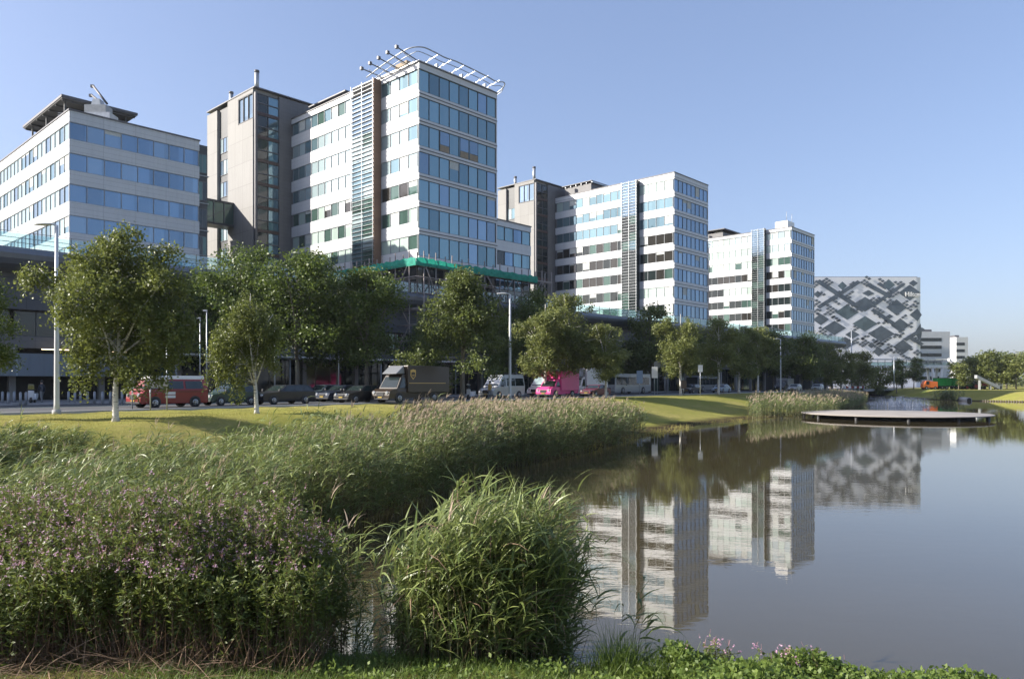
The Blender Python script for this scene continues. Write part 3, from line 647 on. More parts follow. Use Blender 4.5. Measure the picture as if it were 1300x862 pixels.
# white office blocks beyond the hotel
def far_block(px0, pxm, px1, ytop, D, label):
    x0, xm, x1 = [gp(p, D)[0] for p in (px0, pxm, px1)]; h = zat(ytop, D)-GZ
    B = empty('office_block', (x0, D, GZ), 0, label=label, cat='office building', group='white blocks beyond the hotel')
    w = MB(); a = xm-x0; c = x1-x0; d = 22
    w.prism([(0, 0), (a, 0), (c, 9), (c, 30), (0, 30)], 'z', 0, h, 'clad'); w.build('wall', B)
    n = max(3, int((h-3)/3.9))
    for k in range(n):
        z1 = h-3.2-k*3.9
        w = MB(); w.box(.0, a*.72, -.06, -.01, z1-1.7, z1, 'g_dark'); 
        p = Vector((a, 0)); q = Vector((c, 9)); e = (q-p)
        A_ = p+e*.12; B_ = p+e*.95; nn = Vector((e.y, -e.x)).normalized()*.06
        w.face([(A_.x+nn.x, A_.y+nn.y, z1-1.9), (B_.x+nn.x, B_.y+nn.y, z1-1.9), (B_.x+nn.x, B_.y+nn.y, z1), (A_.x+nn.x, A_.y+nn.y, z1)], 'g_blue2'); w.build('window', B)
    w = MB(); w.box(1, a*.5, 3, 12, h, h+1.3, 'cap'); w.build('roof_plant', B)
far_block(1168, 1206, 1215, 421, 380, 'white office block with dark window bands right beside the diamond facade')
far_block(1214, 1229, 1240, 428, 440, 'smaller white office block farthest to the right, behind its twin')
# ------------------------------------------------------------------ vegetation
def leafmat(name, c0, c1, trans=.35, rough=.5, tcol=None, spec=.4):
    m, nt, b = newmat(name); at = N(nt, 'ShaderNodeAttribute', attribute_name='tint')
    col = mixc(nt, at.outputs['Fac'], c0, c1); nt.links.new(col, b.inputs['Base Color']); b.inputs['Roughness'].default_value = rough
    b.inputs['Specular IOR Level'].default_value = spec
    tl = N(nt, 'ShaderNodeBsdfTranslucent')
    nt.links.new(mixc(nt, .45, col, tcol or tuple(min(1, x*1.7) for x in c1)), tl.inputs[0])
    mx = N(nt, 'ShaderNodeMixShader'); mx.inputs[0].default_value = trans
    nt.links.new(b.outputs[0], mx.inputs[1]); nt.links.new(tl.outputs[0], mx.inputs[2]); nt.links.new(mx.outputs[0], nt.nodes['Material Output'].inputs[0])
    return m
M['birch_leaf'] = leafmat('birch_leaf', (.060, .085, .018), (.19, .215, .052), .32)
M['broad_leaf'] = leafmat('broad_leaf', (.040, .070, .014), (.130, .175, .034), .3)
M['dark_leaf'] = leafmat('dark_leaf', (.055, .082, .020), (.155, .185, .048), .35)
M['olive_leaf'] = leafmat('olive_leaf', (.075, .100, .026), (.225, .245, .074), .38)
M['reed_leaf'] = leafmat('reed_leaf', (.060, .098, .020), (.235, .275, .085), .24, .42, spec=.45)
M['reed_leaf_b'] = leafmat('reed_leaf_grey', (.065, .098, .026), (.205, .235, .080), .22, .45, spec=.4)
M['reed_stem'] = leafmat('reed_stem', (.075, .095, .030), (.20, .17, .085), .1)
M['dry_stem'] = leafmat('dry_stem', (.10, .062, .035), (.27, .18, .11), .1, .8)
M['plume'] = leafmat('reed_plume', (.24, .185, .13), (.42, .34, .25), .25, .9)
M['herb_leaf'] = leafmat('herb_leaf', (.058, .088, .018), (.165, .20, .045), .3)
M['herb_stem'] = leafmat('herb_stem', (.075, .070, .028), (.19, .105, .065), .1)
M['petal'] = leafmat('pink_petal', (.52, .26, .40), (.78, .54, .66), .3, .7)
M['pod'] = leafmat('seed_pod', (.26, .12, .13), (.48, .26, .27), .2, .8)
M['grass_blade'] = leafmat('grass_blade', (.070, .12, .020), (.18, .245, .052), .4)
M['cover_leaf'] = leafmat('cover_leaf', (.075, .125, .022), (.175, .235, .055), .4)
def barkmat(name, a, c, sc_=2., birch=False):
    m, nt, b = newmat(name); oc = objco(nt); mp = N(nt, 'ShaderNodeMapping'); mp.inputs['Scale'].default_value = (1, 1, 7) if birch else (6, 6, 1); nt.links.new(oc, mp.inputs[0])
    f = noise(nt, sc_, 5, mp.outputs[0], .6)
    nt.links.new(mixc(nt, ramp(nt, f, .56 if birch else .3, .62 if birch else .7), a, c), b.inputs['Base Color']); b.inputs['Roughness'].default_value = .85; bump(nt, b, f, .02); return m
M['birch_bark'] = barkmat('birch_bark', (.60, .57, .52), (.07, .06, .05), 2., True); M['bark'] = barkmat('tree_bark', (.10, .085, .065), (.19, .165, .13))

def unit(a): return a/np.maximum(np.linalg.norm(a, axis=-1, keepdims=True), 1e-9)
def leaves(P, L, W, rng, down=0., out=None):
    """rhombic leaves at P, random directions"""
    n = len(P); d = rng.normal(size=(n, 3)); d[:, 2] = d[:, 2]*.7-down
    if out is not None: d = d+out
    d = unit(d); s = unit(np.cross(d, rng.normal(size=(n, 3))))
    L = L*rng.uniform(.7, 1.3, (n, 1)); W = W*rng.uniform(.7, 1.3, (n, 1))
    return np.stack([P, P+d*L*.45+s*W*.5, P+d*L, P+d*L*.45-s*W*.5], 1).reshape(-1, 3)
def ribbons(P, az, e0, droop, L, w0, nseg, rng, power=1., tip=.05):
    """curved tapering blades: start P, heading az, start elevation e0, total droop"""
    n = len(P); az, e0, droop, L, w0 = [np.broadcast_to(np.asarray(x, float), (n,)) for x in (az, e0, droop, L, w0)]
    roll = rng.normal(0, .5, n)
    side = np.stack([-np.sin(az)*np.cos(roll), np.cos(az)*np.cos(roll), np.sin(roll)], 1)
    pos = P.copy(); rows = [(pos, w0*.55)]
    for i in range(nseg):
        e = e0-droop*((i+.5)/nseg)**power
        d = np.stack([np.cos(az)*np.cos(e), np.sin(az)*np.cos(e), np.sin(e)], 1)
        pos = pos+d*(L/nseg)[:, None]; t = (i+1)/nseg
        rows.append((pos, w0*(max(tip, 1-max(0, t-.35)/.65) if nseg > 1 else .4)))
    q = []
    for (a, wa), (c, wc) in zip(rows[:-1], rows[1:]):
        q.append(np.stack([a-side*wa[:, None]/2, a+side*wa[:, None]/2, c+side*wc[:, None]/2, c-side*wc[:, None]/2], 1))
    return np.stack(q, 1).reshape(-1, 3)
class Veg:
    def __init__(s): s.V = []; s.T = []; s.I = []; s.mats = []
    def add(s, verts, tint, mat):
        if mat not in s.mats: s.mats.append(mat)
        n = len(verts)//4; t = np.broadcast_to(tint, (n,)) if np.ndim(tint) == 0 or len(tint) == n else np.repeat(tint, n//len(tint))
        s.V.append(verts); s.T.append(t); s.I.append(np.full(n, s.mats.index(mat)))
    def build(s, name, parent=None, **k):
        o = np_mesh(name, np.concatenate(s.V), 4, s.mats, parent, np.concatenate(s.T), np.concatenate(s.I)); return tag(o, **k)

# ---- trees
def ell_pts(ell, n, rng, shell=.45):
    vol = np.array([e[3]*e[4]*e[5] for e in ell])**.8; k = rng.choice(len(ell), n, p=vol/vol.sum()); E_ = np.array(ell)[k]
    d = unit(rng.normal(size=(n, 3))); r = rng.uniform(0, 1, (n, 1))**shell
    return E_[:, :3]+d*r*E_[:, 3:6], d, k
def tree_meshes(ell, trunk, limbs, nclump, per, leaf, lmat, bark, seed, weep=0., clump_r=.45, tr=.16, base_flare=1.3, gap=.3):
    """returns (trunk mesh, crown mesh)"""
    rng = np.random.default_rng(seed); rs = random.Random(seed)
    C_, d, k = ell_pts(ell, nclump, rng)
    hole = np.sin(C_[:, 0]*1.9+seed)*np.sin(C_[:, 1]*1.7+seed*2)*np.sin(C_[:, 2]*2.1)   # gaps between the clumps
    C_ = C_[hole < gap]; nc = len(C_)
    vg = Veg()
    if weep > 0:
        ln = rng.uniform(.3, 1., nc)*weep; t = rng.uniform(0, 1, (nc, per)); az = rng.uniform(0, 2*PI, nc)
        off = np.stack([np.cos(az)[:, None]*t*.18, np.sin(az)[:, None]*t*.18, -t*ln[:, None]], -1)+rng.normal(0, clump_r*.28, (nc, per, 3))
        P_ = (C_[:, None]+off).reshape(-1, 3)
    else:
        P_ = (C_[:, None]+rng.normal(0, clump_r*.5, (nc, per, 3))*np.array([1.15, 1.15, .75])).reshape(-1, 3)
    ct = np.repeat(rng.uniform(0, .7, nc), per)
    vg.add(leaves(P_, leaf, leaf*.75, rng, down=.5 if weep else .1), np.clip(ct+rng.uniform(-.2, .4, len(P_)), 0, 1), lmat)
    crown = vg.build('crown')
    mb = MB(); pts = [Vector(p) for p in trunk]; n = len(pts)
    # resample the trunk smoothly
    sm = []
    for i in range(n-1):
        p = [pts[max(0, min(n-1, j))] for j in (i-1, i, i+1, i+2)]
        for q in range(4):
            t = q/4; sm.append(.5*((2*p[1])+(-p[0]+p[2])*t+(2*p[0]-5*p[1]+4*p[2]-p[3])*t*t+(-p[0]+3*p[1]-3*p[2]+p[3])*t**3))
    sm.append(pts[-1]); H_ = sm[-1].z
    rr = [tr*max(.12, (1-.9*i/len(sm)))*(base_flare if i == 0 else 1) for i in range(len(sm))]
    mb.tube(sm, rr, bark, 10)
    for j in range(limbs):
        i = rs.randint(int(len(sm)*.3), len(sm)-3); e = rs.choice(ell); s0 = sm[i]
        en = Vector((e[0]+rs.uniform(-.7, .7)*e[3], e[1]+rs.uniform(-.7, .7)*e[4], max(s0.z+.25, e[2]+rs.uniform(-.3, .8)*e[5])))
        md = s0.lerp(en, .5)+Vector((rs.uniform(-.2, .2), rs.uniform(-.2, .2), rs.uniform(.1, .5)))
        mb.tube([s0, s0.lerp(md, .55), md, md.lerp(en, .6), en], [rr[i]*.55, rr[i]*.45, rr[i]*.36, rr[i]*.25, .012], bark, 6)
    trunk_o = mb.build('trunk')
    a, b_ = trunk_o.data, crown.data
    bpy.data.objects.remove(trunk_o); bpy.data.objects.remove(crown)
    return a, b_
def put_tree(name, meshes, x, y, sc_, rz, label, group, cat='tree', z=None, sz=None):
    e = empty(name, (x, y, (gz(x, y) if z is None else z)-.03), rz, label=label, cat=cat, group=group)
    e.scale = (sc_, sc_, sz or sc_)
    for nm, me in (('trunk', meshes[0]), ('crown', meshes[1])):
        o = bpy.data.objects.new(nm, me); COL.objects.link(o); o.parent = e
    return e
def px_ell(px, y, rpx, rpy, D, x0, z0, dy=0, ry=None):
    """ellipsoid (local to a tree at x0, distance D) from its place in the survey picture"""
    x = (px-CX)/F*D; return (x-x0, dy, zat(y, D)-z0, rpx/F*D, ry or rpx/F*D, rpy/F*D)
# birch A : the big birch at the left
xa, ya = gp(147, 31.7); za = gz(xa, ya); e_ = lambda *a, **k: px_ell(a[0], a[1], a[2], a[3], 31.7, xa, za, **k)
ellA = [e_(150, 310, 38, 22), e_(115, 330, 45, 26, dy=.4), e_(180, 335, 42, 28), e_(60, 348, 30, 16), e_(40, 345, 18, 10), e_(215, 360, 34, 26, dy=-.5), e_(150, 370, 60, 45), e_(200, 400, 45, 40), e_(120, 420, 34, 38), e_(108, 455, 22, 26),
        e_(160, 440, 42, 34, dy=.5), e_(185, 460, 34, 26), e_(130, 385, 42, 36, dy=-1.3), e_(225, 420, 26, 30), e_(105, 478, 10, 12), e_(160, 290, 22, 10), e_(210, 312, 20, 9)]
mA = tree_meshes(ellA, [(0, 0, 0), (-.02, 0, 1.2), (.05, 0, 2.2), (.1, .05, 3.4), (.1, 0, 5.2), (.15, 0, 7.6)], 26, 1800, 27, .125, 'birch_leaf', 'birch_bark', 3, weep=.95, clump_r=.42, tr=.14, gap=.2)
put_tree('birch_tree', mA, xa, ya, 1, 0, 'big white-barked birch with a broad ragged crown beside the nearest lamp post', 'trees on the lawn', z=za)
xb, yb = gp(326, 40); zb_ = gz(xb, yb); e_ = lambda *a, **k: px_ell(a[0], a[1], a[2], a[3], 40, xb, zb_, **k)
ellB = [e_(312, 378, 12, 14), e_(262, 470, 6, 10), e_(350, 460, 8, 12), e_(318, 395, 24, 20), e_(300, 415, 32, 26), e_(335, 410, 24, 22), e_(285, 440, 22, 26), e_(278, 465, 12, 16), e_(320, 440, 30, 22), e_(345, 432, 16, 24), e_(305, 470, 14, 18), e_(298, 490, 9, 10)]
mB = tree_meshes(ellB, [(0, 0, 0), (-.05, 0, 1.0), (-.12, 0, 2.2), (-.2, 0, 3.6), (-.35, 0, 6.2)], 18, 900, 28, .11, 'birch_leaf', 'birch_bark', 8, weep=1.1, clump_r=.34, tr=.13, gap=.15)
put_tree('birch_tree', mB, xb, yb, 1, 0, 'small leaning birch with drooping leaves between the red van and the black estate car', 'trees on the lawn', z=zb_)
# broadleaf and other prototypes, 10 m tall
rsx = random.Random(4)
def crown_ell(n, cz, r, h, sx=1., seed=0, cone=0.):
    rg = random.Random(seed); out = [(0, 0, cz, r*.6, r*.6, h*.62)]
    for i in range(n):
        t = rg.uniform(-.85, .95); a = rg.uniform(0, 2*PI); q = r*math.sqrt(max(.05, 1-t*t))*rg.uniform(.45, .8)*(1-cone*(t+.3)); s_ = r*rg.uniform(.25, .42)
        out.append((math.cos(a)*q*sx, math.sin(a)*q, cz+t*h*.85, s_, s_, s_*rg.uniform(.6, .95)))
    return out
T0 = [(0, 0, 0), (.05, 0, 2), (-.05, .05, 4), (0, 0, 6), (.05, 0, 9)]
P_broad = [tree_meshes(crown_ell(22, 5.9, 3.3, 3.9, seed=s_), T0, 16, 950, 26, .165, 'broad_leaf', 'bark', s_, clump_r=.55, tr=.15) for s_ in (1, 2)]
P_cone = [tree_meshes(crown_ell(24, 5.0, 3.5, 4.3, seed=5, cone=.75)+[(0, 0, 8.6, .7, .7, 1.2), (.1, 0, 7.3, 1.4, 1.4, 1.2)], T0, 16, 1100, 24, .15, 'dark_leaf', 'bark', 5, weep=.5, clump_r=.5, tr=.16)]
P_olive = [tree_meshes(crown_ell(18, 5.7, 2.9, 3.7, seed=s_), T0, 14, 700, 25, .185, 'olive_leaf', 'birch_bark', s_, weep=.7, clump_r=.5, tr=.15) for s_ in (21, 22)]
P_dark = [tree_meshes(crown_ell(18, 5.7, 3.2, 4.0, seed=s_), T0, 12, 560, 20, .25, 'dark_leaf', 'bark', s_, clump_r=.6, tr=.15) for s_ in (31,)]
P_far = [tree_meshes(crown_ell(14, 5.3, 3.6, 4.2, seed=s_), T0, 8, 300, 12, .45, mm_, 'bark', s_, clump_r=.75, tr=.16) for s_, mm_ in ((41, 'olive_leaf'), (42, 'dark_leaf'))]
PR = dict(broad=P_broad, cone=P_cone, olive=P_olive, dark=P_dark, far=P_far[:1], fard=P_far[1:])
TREES = [  # px, distance, top y, proto, index, width factor, name, label
 (-48, 33, 335, 'broad', 1, .8, 'broadleaf_tree', 'leafy branch ends of a tree reaching in at the left edge'),
 (262, 74, 345, 'broad', 1, .8, 'broadleaf_tree', 'dark green tree behind the red van, leftmost of the dark row'),
 (308, 70, 308, 'broad', 0, .8, 'broadleaf_tree', 'tall dark tree standing just behind the small leaning birch'),
 (377, 67, 314, 'broad', 1, .9, 'broadleaf_tree', 'broad dark tree rising behind the black estate car'),
 (428, 73, 345, 'broad', 0, .85, 'broadleaf_tree', 'rounded dark tree below the tower end of the green netting'),
 (466, 68, 335, 'broad', 1, .88, 'broadleaf_tree', 'bright topped broad tree behind the two dark parked cars'),
 (540, 92, 410, 'broad', 0, .8, 'broadleaf_tree', 'low yellow-green tree half hidden left of the pointed tree'),
 (587, 66, 328, 'cone', 0, .95, 'pointed_tree', 'tall dark pointed tree behind the brown delivery truck'),
 (640, 100, 400, 'broad', 1, .75, 'broadleaf_tree', 'small green tree showing right behind the middle lamp post'),
 (676, 104, 364, 'broad', 0, .7, 'broadleaf_tree', 'bright green pointed top behind the two olive trees'),
 (693, 84, 374, 'olive', 0, .95, 'olive_green_tree', 'left tree of the grey-green pair above the silver minibus'),
 (722, 86, 364, 'olive', 1, .85, 'olive_green_tree', 'right tree of the grey-green pair above the pink truck'),
 (769, 84, 404, 'olive', 1, .95, 'olive_green_tree', 'short drooping birch beside the pink truck'),
 (825, 126, 384, 'dark', 0, .8, 'broadleaf_tree', 'thin dark tree in front of the middle tower corner'),
 (864, 99, 388, 'olive', 0, .85, 'olive_green_tree', 'white-trunked tree on the lawn in front of the middle tower, nearest of its row'),
 (912, 109, 396, 'olive', 1, .85, 'olive_green_tree', 'second white-trunked tree of the lawn row, right of the middle tower'),
 (938, 119, 401, 'olive', 0, .85, 'olive_green_tree', 'third tree of the lawn row, half behind its neighbour'),
 (962, 136, 408, 'olive', 1, .9, 'olive_green_tree', 'tree just left of the farthest lamp post'),
 (1017, 158, 424, 'dark', 0, 1., 'broadleaf_tree', 'dark tree right of the farthest lamp post'),
 (1050, 176, 431, 'olive', 1, 1., 'olive_green_tree', 'olive tree below the left part of the diamond facade'),
 (1068, 180, 434, 'olive', 0, .95, 'olive_green_tree', 'yellow-green tree beneath the diamond facade, left of the walkway'),
 (1091, 190, 441, 'olive', 1, .95, 'olive_green_tree', 'tree at the left end of the white walkway'),
 (1118, 215, 458, 'far', 0, 1., 'small_tree', 'low tree under the walkway, leftmost there'),
 (1138, 220, 455, 'dark', 0, .9, 'small_tree', 'dark low tree under the middle of the walkway'),
 (1160, 225, 453, 'dark', 0, .95, 'small_tree', 'dark low tree under the walkway left of its white pillar'),
 (1000, 190, 428, 'dark', 0, 1., 'broadleaf_tree', 'dark tree behind the farthest lamp post'),
 (1030, 200, 420, 'dark', 0, .9, 'broadleaf_tree', 'dark tree top against the left edge of the diamond facade'),
 (982, 170, 418, 'dark', 0, 1., 'broadleaf_tree', 'dark tree filling the gap below the farthest tower'),
 (890, 150, 420, 'dark', 0, .9, 'broadleaf_tree', 'dark tree in the gap between the middle and the farthest tower'),
 (800, 128, 430, 'dark', 0, .9, 'broadleaf_tree', 'low dark tree left of the thin dark tree'),
 (745, 118, 425, 'dark', 0, .9, 'broadleaf_tree', 'dark tree in the shade behind the short drooping birch'),
 (1217, 205, 455, 'far', 0, 1., 'lakeside_tree', 'small round tree on the far shore beside the green trailer'),
 (1238, 212, 446, 'far', 0, 1., 'lakeside_tree', 'round tree on the far shore above the red-wheeled tractor'),
 (1263, 205, 437, 'far', 0, 1., 'lakeside_tree', 'tallest tree of the far shore group, behind the ramp'),
 (1290, 202, 440, 'far', 0, 1., 'lakeside_tree', 'broad tree at the right edge on the far shore'),
 (1320, 200, 443, 'far', 0, 1., 'lakeside_tree', 'tree cut off by the right edge on the far shore'),
 (1250, 235, 448, 'fard', 0, 1.1, 'lakeside_tree', 'dark tree standing behind the far shore group'),
 (1278, 240, 446, 'fard', 0, 1.1, 'lakeside_tree', 'dark tree behind the far shore group, near the right edge')]
for i, (px, D, ty, pr, k, wf, nm, lab) in enumerate(TREES):
    x, y = gp(px, D); z = gz(x, y); h = (zat(ty, D)-z)/9.9
    grp = 'trees on the lawn' if pr in ('olive',) else ('trees on the far shore' if px > 1200 else 'dark trees along the road')
    put_tree(nm, PR[pr][k % len(PR[pr])], x, y, h*wf*1.02*(1.22 if D < 200 else 1.1), rsx.uniform(0, 6.28), lab, grp, z=z, sz=h)
# distant woods closing the horizon
vg = Veg(); rng = np.random.default_rng(77); n = 4200
X = rng.uniform(-200, 900, n); Y = rng.uniform(470, 560, n); Zc = rng.uniform(0, 1, n)**.8*(9+3*np.sin(X*.05)+2*np.sin(X*.17))+GZ
P_ = (np.stack([X, Y, Zc], 1)[:, None]+rng.normal(0, 1.1, (n, 8, 3))).reshape(-1, 3)
vg.add(leaves(P_, 1.6, 1.3, rng), np.repeat(rng.uniform(0, 1, n), 8), 'olive_leaf'); vg.build('distant_wood', label=None, kind='stuff')
bpy.data.objects['distant_wood']['label'] = 'low line of woods on the horizon'; bpy.data.objects['distant_wood']['category'] = 'wood'

# ---- reeds
def reeds(name, pts, h, rng, nleaf, nseg, lw, ll, stemw, lmat, plume=None, wind=0., leafy=.25, droop=(.7, 2.0), dry=0, **k):
    vg = Veg(); n = len(pts); z = ground(pts); B_ = np.column_stack([pts, np.maximum(z, -.25)-.02]); h = np.broadcast_to(h, (n,))
    az = rng.normal(wind, 1.2, n); lean = np.abs(rng.normal(0, .10, n)); e0 = PI/2-lean; dr = rng.uniform(0, .35, n)
    vg.add(ribbons(B_, az, e0, dr, h, stemw, 4, rng, tip=.4), rng.uniform(0, 1, n), 'reed_stem')
    # leaves leave the stem on the way up
    t = rng.uniform(leafy, 1.0, (n, nleaf)); e = e0[:, None]-dr[:, None]*t*.5
    r = h[:, None]*t; base = np.stack([B_[:, 0:1]+np.cos(az)[:, None]*np.cos(e)*r, B_[:, 1:2]+np.sin(az)[:, None]*np.cos(e)*r, B_[:, 2:3]+np.sin(e)*r], -1).reshape(-1, 3)
    m_ = len(base); la = rng.normal(wind, 1.15, m_); tt = t.ravel()
    L = ll*rng.uniform(.6, 1.25, m_)*(1-.35*np.abs(tt-.7)); el = rng.uniform(.5, 1.25, m_)
    tint = np.clip(rng.normal(.5, .28, m_)+(.15*(tt-.5)), 0, 1)
    vg.add(ribbons(base, la, el, droop[0]+rng.uniform(0, 1, m_)*(droop[1]-droop[0]), L, lw*rng.uniform(.7, 1.3, m_), nseg, rng, power=.9), tint, lmat)
    if dry:
        j = rng.integers(0, m_, dry); vg.add(ribbons(base[j], la[j], rng.uniform(-.6, .9, dry), rng.uniform(.5, 2., dry), L[j]*.9, lw*.6, 3, rng), rng.uniform(.2, 1, dry), 'dry_stem')
        j = rng.integers(0, n, dry//6); vg.add(ribbons(B_[j]+rng.normal(0, .04, (dry//6, 3))*[1, 1, 0], rng.uniform(0, 6.28, dry//6), rng.uniform(.7, 1.5, dry//6), .3, h[j]*rng.uniform(.4, .8, dry//6), stemw, 3, rng), rng.uniform(0, .8, dry//6), 'dry_stem')
    if plume is not None:
        s_ = plume; q = s_.sum()
        if q:
            tip = np.column_stack([B_[s_, 0]+np.cos(az[s_])*np.cos(e0[s_]-.1)*h[s_], B_[s_, 1]+np.sin(az[s_])*np.cos(e0[s_]-.1)*h[s_], B_[s_, 2]+np.sin(e0[s_]-dr[s_]*.5)*h[s_]*.98])
            for j in range(4): vg.add(ribbons(tip+rng.normal(0, .015, tip.shape), rng.normal(wind, .8, q), rng.uniform(1.0, 1.5, q), rng.uniform(.2, 1.0, q), rng.uniform(.18, .36, q), max(.022, lw*.8), 3, rng), rng.uniform(0, 1, q), 'plume')
    return vg.build(name, **k)
# the long belt along the left shore
rng = np.random.default_rng(5); n = 100000
P_ = np.column_stack([rng.uniform(-26, 11, n), rng.uniform(9.3, 56, n)]); d = sdf(P_); X, Y = P_.T; D_ = Y
wback = np.where(Y < 24, 22, np.interp(Y, [24, 30, 38, 46, 55], [8.5, 8.5, 10.5, 11, 6]))
edge_l = 26.2+(X+18)*.55           # lawn edge to the left
ok = (d > -.9) & (d < wback) & (Y < np.where(X < -5, edge_l, 99)) & ((Y-9.2) > np.where(X > -7, .6, 0)) & (np.abs(X/Y) < .78) & (X/Y < .155-.02*np.sin(Y*2))
ok &= rng.uniform(0, 1, n) < np.clip(18./Y, .38, 1.)*np.where(X < -5, .72, .95)*np.where(d < 3, 1.2, .9)*np.clip(1.0+.7*np.sin(X*.9+Y*.31)*np.sin(Y*.7-X*.2), .5, 1.2)
P_ = P_[ok]; d = d[ok]; z = ground(P_); X, Y = P_.T; D_ = Y
toph = np.interp(Y, [9.5, 12, 16, 19, 24, 40, 50, 56], [1.5, 1.7, 2.0, 2.35, 2.45, 2.5, 2.45, 2.0])
hh = np.clip(toph-z, .45, 2.6)*rng.uniform(.74, 1.06, len(P_)); hh = np.where((d > 5) & (X < -5), np.minimum(hh, 1.0)*.85, hh); hh *= np.clip(1.0+.2*np.sin(X*1.3+Y*.9)*np.sin(Y*.55)+.1*np.sin(X*3.1-Y*2.2), .6, 1.15)
hh = np.where(rng.uniform(0, 1, len(P_)) < .012, hh+.5, hh)
pxs = CX+F*X/Y; pl = (rng.uniform(0, 1, len(P_)) < np.where((pxs > 500) & (d > 1.0), .75, .12)*np.where(pxs < 420, .35, 1))
near = Y < 24
reeds('reed_bed', P_[near], hh[near], np.random.default_rng(8), 10, 4, .027, .46, .009, 'reed_leaf', pl[near], wind=.2, dry=5000, label='reed bed behind the flowering bush on the left bank', cat='reeds', kind='stuff')
reeds('reed_bed', P_[~near], hh[~near], np.random.default_rng(9), 8, 3, .042, .46, .015, 'reed_leaf_b', pl[~near], wind=.2, dry=4000, label='long reed bed along the left shore of the lake', cat='reeds', kind='stuff')
print('belt stems', len(P_))
# the far reed patch left of the round deck
n = 26000; P_ = np.column_stack([rng.uniform(20, 70, n), rng.uniform(72, 150, n)]); d = sdf(P_); ok = (d > -1.2) & (d < 5.5) & (P_[:, 1] > 75) & (P_[:, 0]/P_[:, 1] > .315) & (rng.uniform(0, 1, n) < .8); P_ = P_[ok]; d = d[ok]
reeds('reed_bed', P_, rng.uniform(1.5, 2.3, len(P_)), rng, 8, 2, .07, .5, .03, 'reed_leaf_b', rng.uniform(0, 1, len(P_)) < .6, wind=.2, label='tan-topped reed bed beside the round deck', cat='reeds', kind='stuff')
P_ = np.array(gp(1203, 163))+rng.normal(0, 1.1, (160, 2)); reeds('reed_clump', P_, rng.uniform(1.8, 2.6, 160), rng, 8, 2, .12, .7, .05, 'reed_leaf_b', None, label='small dark reed clump on the far shore below the green trailer', cat='reeds')
P_ = np.array([(16.5, 64.6)])+rng.normal(0, .4, (30, 2))

# the near clump of reeds at the water's edge
rng = np.random.default_rng(15); n = 760
a = rng.uniform(0, 2*PI, n); r = rng.uniform(0, 1, n)**.55; P_ = np.column_stack([-.36+r*np.cos(a)*.98, 8.25+r*np.sin(a)*.85])
hh = (2.62-.42*(np.abs(P_[:, 0]+.25)/1.0)**2.2-.14*(P_[:, 0] < -.9)-ground(P_))*rng.uniform(.60, 1.0, n)*(1+.1*np.sin(P_[:, 0]*9)*np.sin(P_[:, 1]*8)); hh = np.where(rng.uniform(0, 1, n) < .02, hh*1.1, hh)
reeds('reed_clump', P_, hh, rng, 14, 5, .021, .44, .0075, 'reed_leaf', rng.uniform(0, 1, n) < .02, wind=.15, leafy=.12, droop=(.2, 1.7), dry=900, label='big leafy clump of green reeds at the water edge in front', cat='reeds')
P_ = np.array([(1.22, 7.9), (1.30, 7.98), (1.12, 8.1), (1.35, 7.7)]); reeds('reed_sprout', P_, np.array([1.5, 1.2, 1.0, .8]), rng, 9, 5, .028, .40, .009, 'reed_leaf', None, wind=0, label='thin lone reed shoots in the water right of the big clump', cat='reeds')
P_ = np.column_stack([rng.uniform(-2.0, -1.25, 34), rng.uniform(8.6, 9.6, 34)]); reeds('reed_clump', P_, rng.uniform(.4, 1.0, 34), rng, 8, 4, .020, .36, .008, 'reed_leaf', None, wind=-.5, label='low thin reeds in the gap between the bush and the big clump', cat='reeds')

